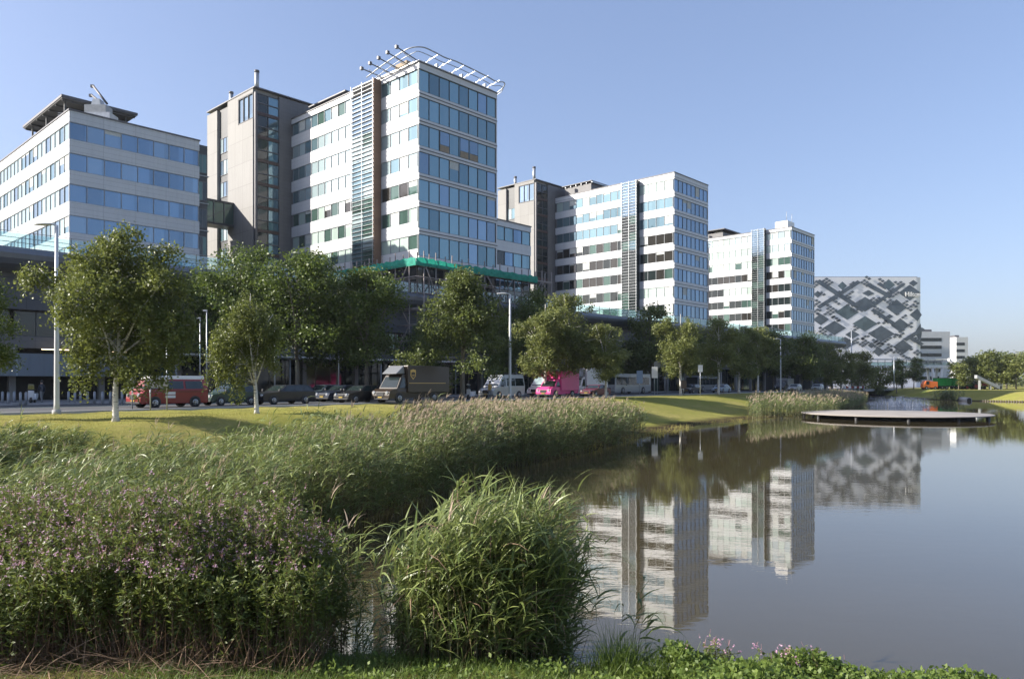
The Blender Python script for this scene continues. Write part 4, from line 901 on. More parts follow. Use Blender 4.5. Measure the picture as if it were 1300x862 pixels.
# the flowering willowherb bush
def herb(name, P_, h, rng, nl, nfl, lsize, **k):
    vg = Veg(); n = len(P_); B_ = np.column_stack([P_, ground(P_)-.02]); az = rng.uniform(0, 2*PI, n); lean = np.abs(rng.normal(0, .13, n)); e0 = PI/2-lean; dr = rng.normal(0, .12, n)
    vg.add(ribbons(B_, az, e0, dr, h, .009, 4, rng, tip=.4), rng.uniform(0, 1, n), 'herb_stem')
    def at(t, j):
        e = e0[j]-dr[j]*t*.5; r = h[j]*t; return np.stack([B_[j, 0]+np.cos(az[j])*np.cos(e)*r, B_[j, 1]+np.sin(az[j])*np.cos(e)*r, B_[j, 2]+np.sin(e)*r], -1)
    # side twigs
    ns = n*5; j = rng.integers(0, n, ns); t = rng.uniform(.45, .92, ns); sp = at(t, j); sa = rng.uniform(0, 2*PI, ns); sl = rng.uniform(.10, .32, ns)*(1.15-t*.5); se = rng.uniform(.6, 1.2, ns)
    vg.add(ribbons(sp, sa, se, 0, sl, .005, 1, rng), rng.uniform(0, 1, ns), 'herb_stem')
    sd_ = np.stack([np.cos(sa)*np.cos(se), np.sin(sa)*np.cos(se), np.sin(se)], 1)
    m_ = n*nl; j = rng.integers(0, n, m_); t = .08+.92*rng.uniform(0, 1, m_)**.75; p = at(t, j)
    ct = rng.uniform(0, .6, n)
    vg.add(leaves(p, lsize*1.15, lsize*.27, rng, out=np.array([0, 0, .35])), np.clip(ct[j]+rng.uniform(0, .4, m_), 0, 1), 'herb_leaf')
    m2 = ns*9; q = rng.integers(0, ns, m2); p = sp[q]+sd_[q]*(sl[q]*rng.uniform(.1, 1, m2))[:, None]
    vg.add(leaves(p, lsize*.85, lsize*.24, rng, out=np.array([0, 0, .35])), rng.uniform(0, 1, m2), 'herb_leaf')
    # flowers at the tips
    q = rng.choice(ns, int(n*nfl)); p = sp[q]+sd_[q]*sl[q][:, None]; p = p+rng.normal(0, .012, p.shape)
    keep = p[:, 2] > np.quantile(p[:, 2], .58); p = p[keep]
    for s_ in range(5):
        vg.add(leaves(p, .0135, .013, rng, out=np.array([0, 0, .8])), rng.uniform(0, 1, len(p)), 'petal')
    q = rng.choice(ns, int(n*nfl*1.0)); p = sp[q]+sd_[q]*sl[q][:, None]; keep = p[:, 2] > np.quantile(p[:, 2], .6); p = p[keep]
    vg.add(ribbons(p, rng.uniform(0, 6.28, len(p)), rng.uniform(.9, 1.5, len(p)), 0, rng.uniform(.03, .07, len(p)), .006, 1, rng), rng.uniform(.0, 1, len(p)), 'pod')
    return vg.build(name, **k)
rng = np.random.default_rng(25); n = 2700
X = rng.uniform(-7.6, -1.93, n); Y = 7.15+rng.uniform(0, 1, n)**.9*2.45
Y = np.where(X < -4.5, 6.9+(Y-7.15)*1.1, Y); keep = ~((X > -2.1) & (rng.uniform(0, 1, n) < .35)) & (Y < 9.5-.3*(X > -3)); X, Y = X[keep], Y[keep]
P_ = np.column_stack([X, Y]); pxs = CX+F*X/Y
ztop = zat(np.interp(pxs, [-200, 0, 60, 150, 250, 340, 400, 430, 450, 500], [636, 640, 612, 600, 602, 620, 652, 690, 735, 790]), 8.3)
hh = np.clip(ztop-ground(P_), .6, 2.)*rng.uniform(.74, 1.0, len(P_))*(1+.11*np.sin(X*2.9)*np.sin(Y*2.3+X))*np.clip(.60+.40*(Y-7.05)/1.1, .55, 1)
herb('flowering_bush', P_, hh, rng, 34, 10., .066, label='tall pink-flowering willowherb bush on the left bank in front', cat='bush')
# litter of dry stems under the bush
vg = Veg(); rng = np.random.default_rng(35); n = 2600; X = rng.uniform(-7, -2.2, n); Y = rng.uniform(6.55, 7.7, n); w_ = rng.uniform(0, 1, n) < np.clip((-X-1.8)/3., .15, 1); X, Y = X[w_], Y[w_]; n = len(X)
B_ = np.column_stack([X, Y, ground(np.column_stack([X, Y]))+rng.uniform(0, .12, n)])
vg.add(ribbons(B_, rng.uniform(0, 6.28, n), rng.normal(.12, .3, n), .2, rng.uniform(.12, .55, n), .008, 2, rng), rng.uniform(0, 1, n), 'dry_stem')
n = 1500; X = rng.uniform(-7, -1.9, n); Y = rng.uniform(7.0, 7.7, n); B_ = np.column_stack([X, Y, ground(np.column_stack([X, Y]))])
vg.add(ribbons(B_, rng.uniform(0, 6.28, n), rng.uniform(.5, 1.6, n), .4, rng.uniform(.25, .75, n), .008, 3, rng), rng.uniform(0, .7, n), 'dry_stem')
vg.build('dry_stems', label='brown litter of dry stems under the flowering bush', cat='litter', kind='stuff')
# grass on the near bank
vg = Veg(); n = 42000; X = rng.uniform(-6, 5.2, n); Y = rng.uniform(6.3, 8.6, n); P_ = np.column_stack([X, Y]); d = sdf(P_); k_ = (d > .25) & (rng.uniform(0, 1, n) < np.where(X < -3.6, .15, 1)); P_ = P_[k_]; n = len(P_)
B_ = np.column_stack([P_, ground(P_)-.01]); vg.add(ribbons(B_, rng.uniform(0, 6.28, n), rng.uniform(.8, 1.5, n), rng.uniform(.2, 1.2, n), rng.uniform(.07, .17, n), .007, 2, rng), rng.uniform(0, 1, n), 'grass_blade')
vg.build('bank_grass', label='short grass on the near bank', cat='grass', kind='stuff')
def tuft(cx, cy, rx, ry, n, h0, h1, label, az=0.):
    r = rng.normal(0, .5, (n, 2)); P_ = np.array([cx, cy])+r*np.array([rx, ry]); B_ = np.column_stack([P_, ground(P_)-.02])
    vg = Veg(); vg.add(ribbons(B_, rng.uniform(0, 6.28, n), rng.uniform(1.1, 1.55, n), rng.uniform(.1, 1.1, n), rng.uniform(h0, h1, n)*np.exp(-(r**2).sum(1)*.6), .008, 4, rng), rng.uniform(0, 1, n), 'grass_blade')
    vg.build('grass_tuft', label=label, cat='grass', group='tall grass tufts on the near bank')
tuft(1.10, 7.55, .38, .3, 700, .35, .75, 'tall grass tuft just right of the big reed clump')
tuft(1.62, 7.35, .45, .3, 600, .25, .55, 'lower grass tuft farther right on the near bank, beside the pink weeds')
# low leafy plants at the lower right
vg = Veg(); n = 5200; X = rng.uniform(1.5, 5., n); Y = rng.uniform(5.9, 7.65, n); P_ = np.column_stack([X, Y]); d = sdf(P_); h = (.17+.10*np.sin(X*5.1)*np.sin(Y*4.3+X))+rng.uniform(0, .12, n); k_ = d > .15; P_, h = P_[k_], h[k_]; n = len(P_)
C_ = np.column_stack([P_, ground(P_)+np.maximum(h, .02)]); Q = (C_[:, None]+rng.normal(0, .022, (n, 5, 3))).reshape(-1, 3)
vg.add(leaves(Q, .045, .034, rng, out=np.array([0, 0, .25])), rng.uniform(0, 1, len(Q)), 'cover_leaf')
P2 = P_[rng.choice(n, 900)]; B_ = np.column_stack([P2, ground(P2)]); vg.add(ribbons(B_, rng.uniform(0, 6.28, 900), rng.uniform(.9, 1.5, 900), .3, rng.uniform(.1, .28, 900), .005, 2, rng), rng.uniform(0, 1, 900), 'grass_blade')
vg.build('ground_cover', label='low leafy ground cover on the near bank at the lower right', cat='ground cover', kind='stuff')
vg = Veg(); P2 = np.column_stack([rng.uniform(-2, 1.6, 700)**1.0, rng.uniform(6.7, 7.4, 700)]); P2 = P2[np.sin(P2[:, 0]*6)*np.sin(P2[:, 1]*9) > .15]; C_ = np.column_stack([P2, ground(P2)+rng.uniform(.01, .12, len(P2))]); Q = (C_[:, None]+rng.normal(0, .025, (len(P2), 4, 3))).reshape(-1, 3); vg.add(leaves(Q, .05, .035, rng, out=np.array([0, 0, .3])), rng.uniform(0, 1, len(Q)), 'cover_leaf')
vg.build('bank_weeds', label='scattered broad-leaved weeds along the foot of the reeds', cat='weeds', kind='stuff')
def weed(cx, cy, n, h, label, fl=10):
    r = rng.normal(0, .06, (n, 2)); herb('flowering_weed', np.array([cx, cy])+r, rng.uniform(.6, 1, n)*h, rng, 16, fl, .05, label=label, cat='weed', group='pink weeds on the near bank')
weed(1.98, 7.15, 9, .40, 'tallest pink-flowering weed, right of the grass tufts')
weed(2.50, 6.98, 10, .34, 'pink-flowering weed in the middle of the ground cover')
weed(2.82, 6.95, 9, .36, 'leafy weed at the highest bump of the ground cover', 1)
# log lying in the water's edge
w = MB(); lz = .62; w.tube([(-2.15, 8.15, lz+.12), (-1.7, 8.02, lz+.10), (-1.2, 8.0, lz+.04), (-.7, 7.92, lz+.02), (-.2, 7.8, lz+.1)], [.05, .065, .07, .06, .04], 'bark', 10)
w.tube([(-1.2, 8.0, lz+.05), (-1.0, 8.2, lz+.12), (-.9, 8.35, lz+.16)], [.03, .02, .01], 'bark', 6)
w.build('fallen_log', label='dark fallen log lying at the water edge between bush and reeds', cat='log')

# rough grass of the lawn, ragged at the water line
vg = Veg(); rng = np.random.default_rng(61); n = 260000; Y = rng.uniform(22, 100, n); X = rng.uniform(-.72, .5, n)*Y; P_ = np.column_stack([X, Y]); d = sdf(P_)
rt = (P_-np.array([R0.x, R0.y]))@np.array([RN.x, RN.y]); k_ = (d > -.15) & (rt < -.5) & (rng.uniform(0, 1, n) < np.where(d < 1.2, .9, np.clip(26./Y, .2, .8))*np.clip(.55+.5*np.sin(X*.7)*np.sin(Y*.45+X*.2), .1, 1)); P_ = P_[k_]; d = d[k_]; n = len(P_)
B_ = np.column_stack([P_, ground(P_)-.01]); hh = np.where(d < 1.2, rng.uniform(.12, .42, n), rng.uniform(.03, .085, n)); M['lawn_blade'] = leafmat('lawn_blade', (.21, .22, .048), (.36, .32, .11), .3, .8, spec=.05)
vg.add(ribbons(B_, rng.uniform(0, 6.28, n), rng.uniform(.7, 1.5, n), .5, hh, .035, 1, rng), np.clip(.5+.5*np.sin(P_[:, 0]*.35)*np.sin(P_[:, 1]*.28)+rng.normal(0, .25, n), 0, 1), 'lawn_blade')
vg.build('lawn_grass', label='mown grass of the lawn between the lake and the road', cat='grass', kind='stuff'); print('lawn blades', n)
# ------------------------------------------------------------------ street furniture, vehicles, people
M['tyre'] = plain('tyre_rubber', (.02, .02, .02), .8); M['rim'] = plain('wheel_rim', (.35, .36, .37), .3, .8)
M['car_glass'] = glassy('car_glass', (.02, .03, .032), .15, .05); M['lens'] = glassy('headlight_glass', (.65, .67, .68), .5, .1); M['tail'] = plain('tail_light', (.35, .02, .02), .3)
M['plate_y'] = plain('yellow_number_plate', (.38, .26, .03), .5); M['black_trim'] = plain('black_trim', (.025, .025, .027), .5)
M['lamp_paint'] = plain('lamp_post_paint', (.55, .56, .57), .45, .2, var=.04); M['skin'] = plain('skin', (.45, .28, .2), .6)
def paint(name, c, metal=0.): return plain(name, c, .4, metal, .05, 1.5, coat=.25)
for k, c, mt in (('p_red', (.23, .014, .016), 0), ('p_white', (.68, .68, .67), 0), ('p_black', (.012, .013, .016), .2), ('p_navy', (.02, .028, .05), .3), ('p_green', (.02, .05, .04), .2), ('p_silver', (.42, .43, .43), .5),
                 ('p_brown', (.028, .017, .010), 0), ('p_pink', (.70, .06, .26), 0), ('p_lblue', (.30, .38, .46), .3), ('p_maroon', (.12, .012, .03), 0), ('p_orange', (.75, .16, .02), 0), ('p_bgreen', (.02, .36, .08), 0), ('p_dgreen', (.03, .12, .04), 0), ('p_gold', (.55, .36, .10), .2), ('p_grey', (.2, .21, .22), .2)):
    M[k] = paint(k[2:]+'_vehicle_paint', c, mt)
RZ = GZ+.066
def vehicle(name, label, px, D, L, W, H, belt, lower, cabin, col, roofcol=None, windows=(), wheels=(.33, ), wx=(-1, 1), tuck=.16, cat='car', extra=None, group='vehicles parked along the road', flip=False, ang=None, tn=None, tw=.2):
    """px, D: nearest front corner; x forward"""
    P0 = Vector(gp(px, D)); fwd = -RD; c = P0+RD*L/2+RN*W/2
    th = math.atan2(fwd.y, fwd.x) if ang is None else ang
    if flip: th += PI
    r = empty(name, (c.x, c.y, RZ), th, label=label, cat=cat, group=group)
    hw = lambda z: W/2 if z <= belt else W/2*(1-tuck*(z-belt)/(H-belt))
    w = MB(); w.grid([[(x, -W/2*(.985 if z > .45 else .95), z) for x, z in lower], [(x, -W/2, z) for x, z in [(a*.992, min(max(c_, .3), belt-.0)) for a, c_ in lower]], [(x, W/2, z) for x, z in [(a*.992, min(max(c_, .3), belt)) for a, c_ in lower]], [(x, W/2*(.985 if z > .45 else .95), z) for x, z in lower]], col, smooth=False)
    if cabin: w.grid([[(x, -hw(z), z) for x, z in cabin], [(x, hw(z), z) for x, z in cabin]], col, smooth=False)
    w.build('body', r, bevel=.035)
    if cabin and roofcol:
        zt = max(z for _, z in cabin); xs = [x for x, z in cabin if z > zt-.3]; a, b_ = min(xs), max(xs)
        w = MB(); w.grid([[(a+.02, s*hw(H-.22)*1.005, H-.22) for s in (-1, 1)]+[(b_-.02, s*hw(H-.22)*1.005, H-.22) for s in (1, -1)], [(a+.02, s*hw(H), H+.02) for s in (-1, 1)]+[(b_-.08, s*hw(H), H+.02) for s in (1, -1)]], roofcol, smooth=False); w.build('roof', r, bevel=.03)
    for poly in windows:
        for s in (-1, 1):
            w = MB(); q = [(x, s*(hw(z)+.004), z) for x, z in poly]; q2 = [(x, s*(hw(z)+.018), z) for x, z in poly]; w.grid([q, q2], 'car_glass', smooth=False); w.build('side_window', r)
    if cabin:
        # windscreen and rear window lie on the sloping ends
        cz = [p for p in cabin]; zt = max(z for _, z in cz)
        def screen(p, q, nm):
            p, q = Vector(p), Vector(q); a = p.lerp(q, .1); b_ = p.lerp(q, .88); nrm = Vector(((q-p).y, -(q-p).x)).normalized()
            if nrm.x*(1 if nm == 'windscreen' else -1) < 0: nrm = -nrm
            rows = []
            for o_ in (.006, .022):
                A_ = a+nrm*o_; B_ = b_+nrm*o_; rows.append([(A_.x, -hw(a.y)*.9, A_.y), (A_.x, hw(a.y)*.9, A_.y), (B_.x, hw(b_.y)*.88, B_.y), (B_.x, -hw(b_.y)*.88, B_.y)])
            w = MB(); w.grid(rows, 'car_glass', smooth=False); w.build(nm, r)
        fr = sorted(cz, key=lambda p: -p[0]); fb = fr[0]; ft = max([p for p in cz if p[1] > zt-.16], key=lambda p: p[0]); screen(fb, ft, 'windscreen')
        rb = fr[-1]; rt = min([p for p in cz if p[1] > zt-.16], key=lambda p: p[0]); screen(rb, rt, 'rear_window')
    wr = wheels[0]
    for x in wx:
        for s in (-1, 1):
            w = MB(); w.tube([(x, s*(W/2-.02), wr+.02), (x, s*(W/2+.008), wr+.02)], wr*1.16, 'black_trim', 20); w.build('wheel_arch', r)
            w = MB(); w.grid([[(x+rr*math.cos(a_), s*yy, wr+rr*math.sin(a_)) for a_ in [2*PI*i/20 for i in range(20)]] for rr, yy in ((wr*.8, W/2-tw), (wr, W/2-tw+.03), (wr, W/2-.0), (wr*.86, W/2+.03))], 'tyre'); wh = w.build('wheel', r)
            w = MB(); w.grid([[(x+rr*math.cos(a_), s*yy, wr+rr*math.sin(a_)) for a_ in [2*PI*i/14 for i in range(14)]] for rr, yy in ((wr*.62, W/2+.01), (wr*.6, W/2+.045), (wr*.2, W/2+.02))], 'rim')
            for q in range(5): a_ = q*2*PI/5; w.bar((x, s*(W/2+.045), wr), (x+math.cos(a_)*wr*.55, s*(W/2+.045), wr+math.sin(a_)*wr*.55), .05, 'rim')
            w.build('rim', wh)
    xf = max(x for x, z in lower); xb = min(x for x, z in lower); hz_ = belt*.72
    for s in (-1, 1):
        w = MB(); w.tube([(xf-.14, s*W*.36, hz_), (xf+.012, s*W*.36, hz_)], .10 if belt < 1.1 else .12, 'lens', 12); w.build('headlight', r)
        w = MB(); w.box(xb-.015, xb+.05, s*W*.36-.1, s*W*.36+.1, hz_-.05, hz_+.14, 'tail'); w.build('tail_light', r)
        w = MB(); w.box(xf-L*.29, xf-L*.29+.12, s*(W/2+.04), s*(W/2+.2), belt+.02, belt+.17, 'black_trim'); w.build('wing_mirror', r, bevel=.02)
    w = MB(); w.box(xf+.01, xf+.03, -.22, .22, .41, .50, 'plate_y'); w.build('number_plate', r)
    w = MB(); w.box(xf-.08, xf+.03, -W*.46, W*.46, .28, .395, 'black_trim'); w.box(xf-.02, xf+.015, -W*.2, W*.2, .54, hz_+.03, 'black_trim'); w.build('bumper', r)
    if extra: extra(r, W, hw)
    return r
def low(L, belt, hood, nose=.55): h = L/2; return [(-h, .32), (-h+.04, belt*.6), (-h+.08, belt-.02), (h*.3, belt), (h*.62, hood), (h-.12, hood-.12), (h, nose), (h, .32), (h-.1, .22), (-h+.1, .22)]
def estate(label, px, D, col, **k):
    L = 4.75; return vehicle('parked_car', label, px, D, L, 1.8, 1.46, .94, low(L, .94, .90), [(1.0, .93), (.25, 1.42), (-1.0, 1.46), (-1.9, 1.40), (-2.25, .93)], col, windows=[[(.62, .97), (.12, 1.36), (-.35, 1.39), (-.35, .97)], [(-.42, .97), (-.42, 1.39), (-1.15, 1.39), (-1.2, .97)], [(-1.27, .97), (-1.22, 1.39), (-1.72, 1.36), (-1.95, .97)]], wheels=(.32,), wx=(-1.4, 1.45), **k)
def sedan(label, px, D, col, L=4.5, **k):
    return vehicle('parked_car', label, px, D, L, 1.76, 1.42, .93, low(L, .93, .86), [(1.0, .92), (.3, 1.38), (-.6, 1.42), (-1.05, 1.36), (-1.75, .92)], col, windows=[[(.62, .97), (.16, 1.33), (-.3, 1.36), (-.3, .97)], [(-.37, .97), (-.37, 1.36), (-.9, 1.33), (-1.3, .97)]], wheels=(.32,), wx=(-1.35, 1.4), **k)
def hatch(label, px, D, col, **k):
    L = 3.9; return vehicle('parked_car', label, px, D, L, 1.7, 1.46, .92, low(L, .92, .88), [(.95, .91), (.3, 1.42), (-.9, 1.46), (-1.55, 1.34), (-1.85, .91)], col, windows=[[(.62, .96), (.16, 1.37), (-.3, 1.4), (-.3, .96)], [(-.37, .96), (-.37, 1.4), (-1.2, 1.36), (-1.4, .96)]], wheels=(.30,), wx=(-1.2, 1.2), **k)
def redvan(r, W, hw):
    w = MB()
    for z in (.62, .84): w.box(.02, .68, W/2+.004, W/2+.012, z, z+.17, 'p_white')
    w.build('side_panel', r)
    w = MB()
    for s in (-1, 1): w.box(-2.2, 2.2, s*(W/2+.003), s*(W/2+.01), 1.0, 1.03, 'black_trim')
    w.build('trim_strip', r)
van_low = lambda L, belt: [(-L/2, .35), (-L/2+.03, belt), (L/2-.35, belt), (L/2-.05, belt-.28), (L/2, .6), (L/2, .35), (L/2-.1, .25), (-L/2+.1, .25)]
vehicle('camper_van', 'red van with white roof parked by the sign posts', 178, 46.4, 4.6, 1.84, 2.02, 1.12, van_low(4.6, 1.12), [(2.0, 1.11), (1.45, 1.82), (1.2, 2.0), (-2.1, 2.0), (-2.27, 1.11)], 'p_red', 'p_white',
        windows=[[(1.62, 1.2), (1.3, 1.66), (.78, 1.68), (.78, 1.2)], [(.62, 1.2), (.62, 1.7), (-.55, 1.7), (-.55, 1.2)], [(-.7, 1.2), (-.7, 1.7), (-1.85, 1.7), (-1.95, 1.2)]], wheels=(.33,), wx=(-1.35, 1.35), tuck=.2, cat='van', extra=redvan)
hatch('small dark green car parked behind the red van', 268, 51.5, 'p_green')
estate('black estate car behind the small leaning birch', 334, 54, 'p_black')
sedan('dark blue saloon car left of the black one with bright headlights', 417, 61.5, 'p_navy')
sedan('low black car parked in front of the brown delivery truck', 442, 58.5, 'p_black', L=4.4)
hatch('grey small car glimpsed between the black estate and the dark blue saloon', 396, 65, 'p_grey')
def lorry(name, label, px, D, L, W, H, ccol, bcol, bx0, bx1, bz0, bz1, cat='truck', cabH=2.2, wr=.38, wx=(-1.8, 1.9), extra=None, fairing=True, wn=None):
    h = L/2; lo = [(-h, .5), (-h, .8), (h-1.9, .85), (h-1.7, 1.2), (h-.45, 1.12), (h-.05, .9), (h, .6), (h, .4), (h-.1, .3), (-h+.1, .45)]
    cab = [(h-.85, 1.12), (h-1.5, cabH-.1), (h-1.8, cabH), (bx1, cabH), (bx1, .9), (h-1.0, .9)]
    def ex(r, W_, hw):
        w = MB(); w.box(bx0, bx1-.04, -W/2-.12, W/2+.12, bz0, bz1, bcol); w.build('cargo_box', r, bevel=.05)
        if fairing:
            w = MB(); w.prism([(bx1+.0, cabH+.02), (bx1+1.0, cabH+.02), (bx1+.1, bz1)], 'y', -W/2*.8, W/2*.8, 'p_grey'); w.build('roof_fairing', r, bevel=.05)
        if extra: extra(r, W_, hw)
    return vehicle(name, label, px, D, L, W, cabH, 1.15, lo, cab, ccol, windows=[[(h-1.12, 1.2), (h-1.55, cabH-.3), (bx1+.15, cabH-.3), (bx1+.15, 1.2)]], wheels=(wr,), wx=wx, tuck=.12, cat=cat, extra=ex)
def shield(r, W, hw):
    s = W/2+.12; w = MB(); pts = [(-.30, .35), (.0, .42), (.30, .35), (.30, -.12), (0, -.42), (-.30, -.12)]
    w.prism([(.95+x, 2.28+z) for x, z in pts], 'y', s+.002, s+.02, 'p_gold'); w.prism([(.95+x*.72, 2.22+z*.62) for x, z in pts], 'y', s+.021, s+.028, 'p_brown'); w.build('shield_emblem', r)
    c = bpy.data.curves.new('lettering', 'FONT'); c.body = 'ups'; c.size = .26; c.extrude = .004; o = bpy.data.objects.new('tmp', c); COL.objects.link(o); bpy.context.view_layer.update()
    me_ = bpy.data.meshes.new_from_object(o.evaluated_get(bpy.context.evaluated_depsgraph_get())); bpy.data.objects.remove(o); me_.materials.clear(); me_.materials.append(M['p_gold'])
    o = bpy.data.objects.new('lettering', me_); COL.objects.link(o); o.parent = r; o.location = (1.13, s+.034, 2.16); o.rotation_euler = (PI/2, 0, PI)
    w = MB(); w.box(-3, 1.4, s+.002, s+.01, 1.55, 1.6, 'p_gold'); w.build('trim_strip', r)
lorry('delivery_truck', 'brown delivery truck with gold shield on its side', 494, 58.6, 7.0, 2.05, 2.9, 'p_brown', 'p_brown', -3.5, 1.55, .8, 3.0, cabH=2.3, wx=(-1.7, 2.35), extra=shield)
vehicle('minibus', 'silver minibus with dark side windows behind the middle lamp post', 626, 76, 5.6, 1.95, 2.5, 1.2, [(-2.8, .4), (-2.78, 1.2), (1.7, 1.2), (2.5, .98), (2.8, .7), (2.8, .4), (2.6, .3), (-2.6, .3)], [(1.95, 1.19), (1.2, 2.2), (.9, 2.45), (-2.6, 2.5), (-2.78, 1.19)], 'p_silver',
        windows=[[(1.6, 1.28), (1.1, 2.0), (.6, 2.05), (.6, 1.28)], [(.4, 1.3), (.4, 2.1), (-1.0, 2.1), (-1.0, 1.3)], [(-1.1, 1.3), (-1.1, 2.1), (-2.5, 2.1), (-2.6, 1.3)]], wheels=(.35,), wx=(-1.7, 1.75), tuck=.14, cat='minibus')
vehicle('delivery_van', 'white van half hidden left of the pink truck', 686, 87, 5.2, 1.95, 2.35, 1.2, [(-2.6, .4), (-2.58, 1.2), (1.6, 1.2), (2.35, .98), (2.6, .7), (2.6, .4), (2.4, .3), (-2.4, .3)], [(1.85, 1.19), (1.1, 2.1), (.8, 2.3), (-2.45, 2.35), (-2.58, 1.19)], 'p_white',
        windows=[[(1.5, 1.28), (1.0, 1.95), (.5, 2.0), (.5, 1.28)]], wheels=(.34,), wx=(-1.6, 1.65), tuck=.14, cat='van')
def roofsign(r, W, hw):
    w = MB(); rg = random.Random(3)
    for i in range(5):
        cy_ = -.85+i*.43; pts = [(1.55+.0*i, cy_+.20*math.cos(a_)*(1-.3*(i % 2)), 2.62+.36*math.sin(a_)) for a_ in [k*PI/5*1.0+i for k in range(9)]]; w.tube(pts, .075, 'p_red', 6)
    w.box(1.5, 1.56, -.95, 1.0, 2.16, 2.3, 'p_pink'); w.build('roof_sign', r)
lorry('pink_truck', 'bright pink truck with red looped sign on its cab', 699, 82, 5.8, 2.0, 2.9, 'p_pink', 'p_pink', -2.9, .9, .75, 2.95, cabH=2.05, wx=(-1.6, 1.85), fairing=False, extra=roofsign)
lorry('box_truck', 'white box truck standing behind the pink one', 733, 92, 7.5, 2.2, 3.4, 'p_white', 'p_white', -3.7, 1.7, .9, 3.5, cabH=2.4, wx=(-2.0, 2.6))
sedan('low dark red car at the foot of the short drooping birch', 752, 88, 'p_maroon')
def bus(name, label, px, D, L, col):
    h = L/2
    return vehicle(name, label, px, D, L, 2.5, 3.0, 1.25, [(-h, .4), (-h, 1.25), (h-.05, 1.25), (h, .9), (h, .35), (-h, .35)], [(h-.08, 1.24), (h-.25, 2.9), (h-.5, 3.0), (-h+.1, 3.0), (-h, 1.24)], col,
        windows=[[(h-.4-i*(L-.8)/6, 1.35), (h-.4-i*(L-.8)/6, 2.5), (h-.5-(i+1)*(L-.8)/6+.2, 2.5), (h-.5-(i+1)*(L-.8)/6+.2, 1.35)] for i in range(6)], wheels=(.48,), wx=(-h+2.6, h-2.4), tuck=.03, cat='bus')
bus('city_bus', 'pale bus with long dark window band behind the lone sign posts', 781, 108, 11.5, 'p_silver')
hatch('dark blue car on the road behind the lawn row of white trunks', 878, 118, 'p_navy')
bus('city_bus', 'grey bus standing behind the tree trunks, the farther of the two buses', 886, 138, 11, 'p_grey')
sedan('pale blue car between the lawn trees', 916, 124, 'p_lblue')
lorry('box_truck', 'dark van-bodied truck behind the far reed patch', 996, 150, 6.0, 2.1, 2.6, 'p_black', 'p_grey', -3, 1.2, .8, 2.6, cabH=2.1, fairing=False)
hatch('silver car on the road behind the far reed patch', 1011, 146, 'p_silver')
hatch('white car on the road between farthest lamp post and walkway', 1040, 160, 'p_white')

# works vehicles on the far shore
def shore(px, D): x, y = gp(px, D); return x, y, gz(x, y)
SH = 'works vehicles on the far shore'
x, y, z = shore(1179, 205); r = empty('street_sweeper', (x, y, z), PI, label='orange works truck with dark cab left of the green trailer', cat='truck', group=SH)
w = MB(); w.prism([(-2, .5), (-2, 2.1), (.1, 2.3), (.1, .5)], 'y', -.9, .9, 'p_orange'); w.prism([(.15, .5), (.15, 2.4), (1.2, 2.4), (1.75, 1.4), (1.85, .5)], 'y', -.9, .9, 'p_orange'); w.build('body', r, bevel=.05)
w = MB(); w.box(.35, 1.15, -.92, .92, 1.35, 2.25, 'car_glass'); w.build('side_window', r)
for a in (-1.3, 1.1):
    for s in (-1, 1): w = MB(); w.tube([(a, s*.7, .42), (a, s*.98, .42)], .42, 'tyre', 16); w.tube([(a, s*.981, .42), (a, s*1.0, .42)], .2, 'rim', 12); w.build('wheel', r)
def trailer(px, D, label):
    x, y, z = shore(px, D); r = empty('green_trailer', (x, y, z), .05, label=label, cat='trailer', group=SH)
    w = MB(); w.prism([(-1.9, 1.0), (-2.15, 3.1), (2.15, 3.1), (1.9, 1.0)], 'y', -1.1, 1.1, 'p_bgreen')
    for i in range(8): w.box(-1.85+i*.5, -1.77+i*.5, -1.2, -1.101, 1.05, 3.08, 'p_bgreen')
    w.box(-2.2, 2.2, -1.2, 1.2, 3.1, 3.22, 'p_dgreen'); w.build('body', r)
    w = MB(); w.box(-2, 2, -.5, .5, .75, .99, 'black_trim'); w.box(2, 3, -.06, .06, .7, .85, 'black_trim'); w.build('chassis', r)
    for a in (-.7, .6):
        for s in (-1, 1): w = MB(); w.tube([(a, s*.75, .5), (a, s*1.1, .5)], .5, 'tyre', 16); w.tube([(a, s*1.11, .5), (a, s*1.13, .5)], .25, 'rim', 12); w.build('wheel', r)
trailer(1196.5, 210, 'bright green high-sided trailer, the left one of two'); trailer(1214, 211, 'bright green high-sided trailer, the right one next to the tractor')
x, y, z = shore(1232, 207); r = empty('tractor', (x, y, z), PI, label='dark green tractor with big red wheels on the far shore', cat='tractor', group=SH)
w = MB(); w.prism([(-.2, .9), (-.2, 1.5), (1.9, 1.4), (2.0, .8)], 'y', -.4, .4, 'p_dgreen'); w.box(-1.4, -.1, -.75, .75, .8, 1.4, 'p_dgreen'); w.box(1.1, 1.2, .2, .3, 1.4, 2.3, 'black_trim'); w.build('body', r, bevel=.04)
w = MB(); w.box(-1.3, -.15, -.7, .7, 1.42, 2.4, 'car_glass'); w.box(-1.45, .0, -.8, .8, 2.41, 2.55, 'p_white'); w.build('cab', r)
for a, rr in ((-1.0, .85), (1.5, .55)):
    for s in (-1, 1): w = MB(); w.tube([(a, s*.6, rr), (a, s*1.05, rr)], rr, 'tyre', 20); wh = w.build('wheel', r); w = MB(); w.tube([(a, s*1.06, rr), (a, s*1.1, rr)], rr*.6, 'p_red', 16); w.build('rim', wh)
x, y, z = shore(1243, 207); r = empty('flat_trailer', (x, y, z), 0, label='low dark trailer between the tractor and the ramp', cat='trailer', group=SH)
w = MB(); w.box(-2, 2, -.9, .9, .7, .95, 'p_dgreen'); w.box(1.2, 1.9, -.8, .8, .96, 1.7, 'p_red'); w.build('bed', r)
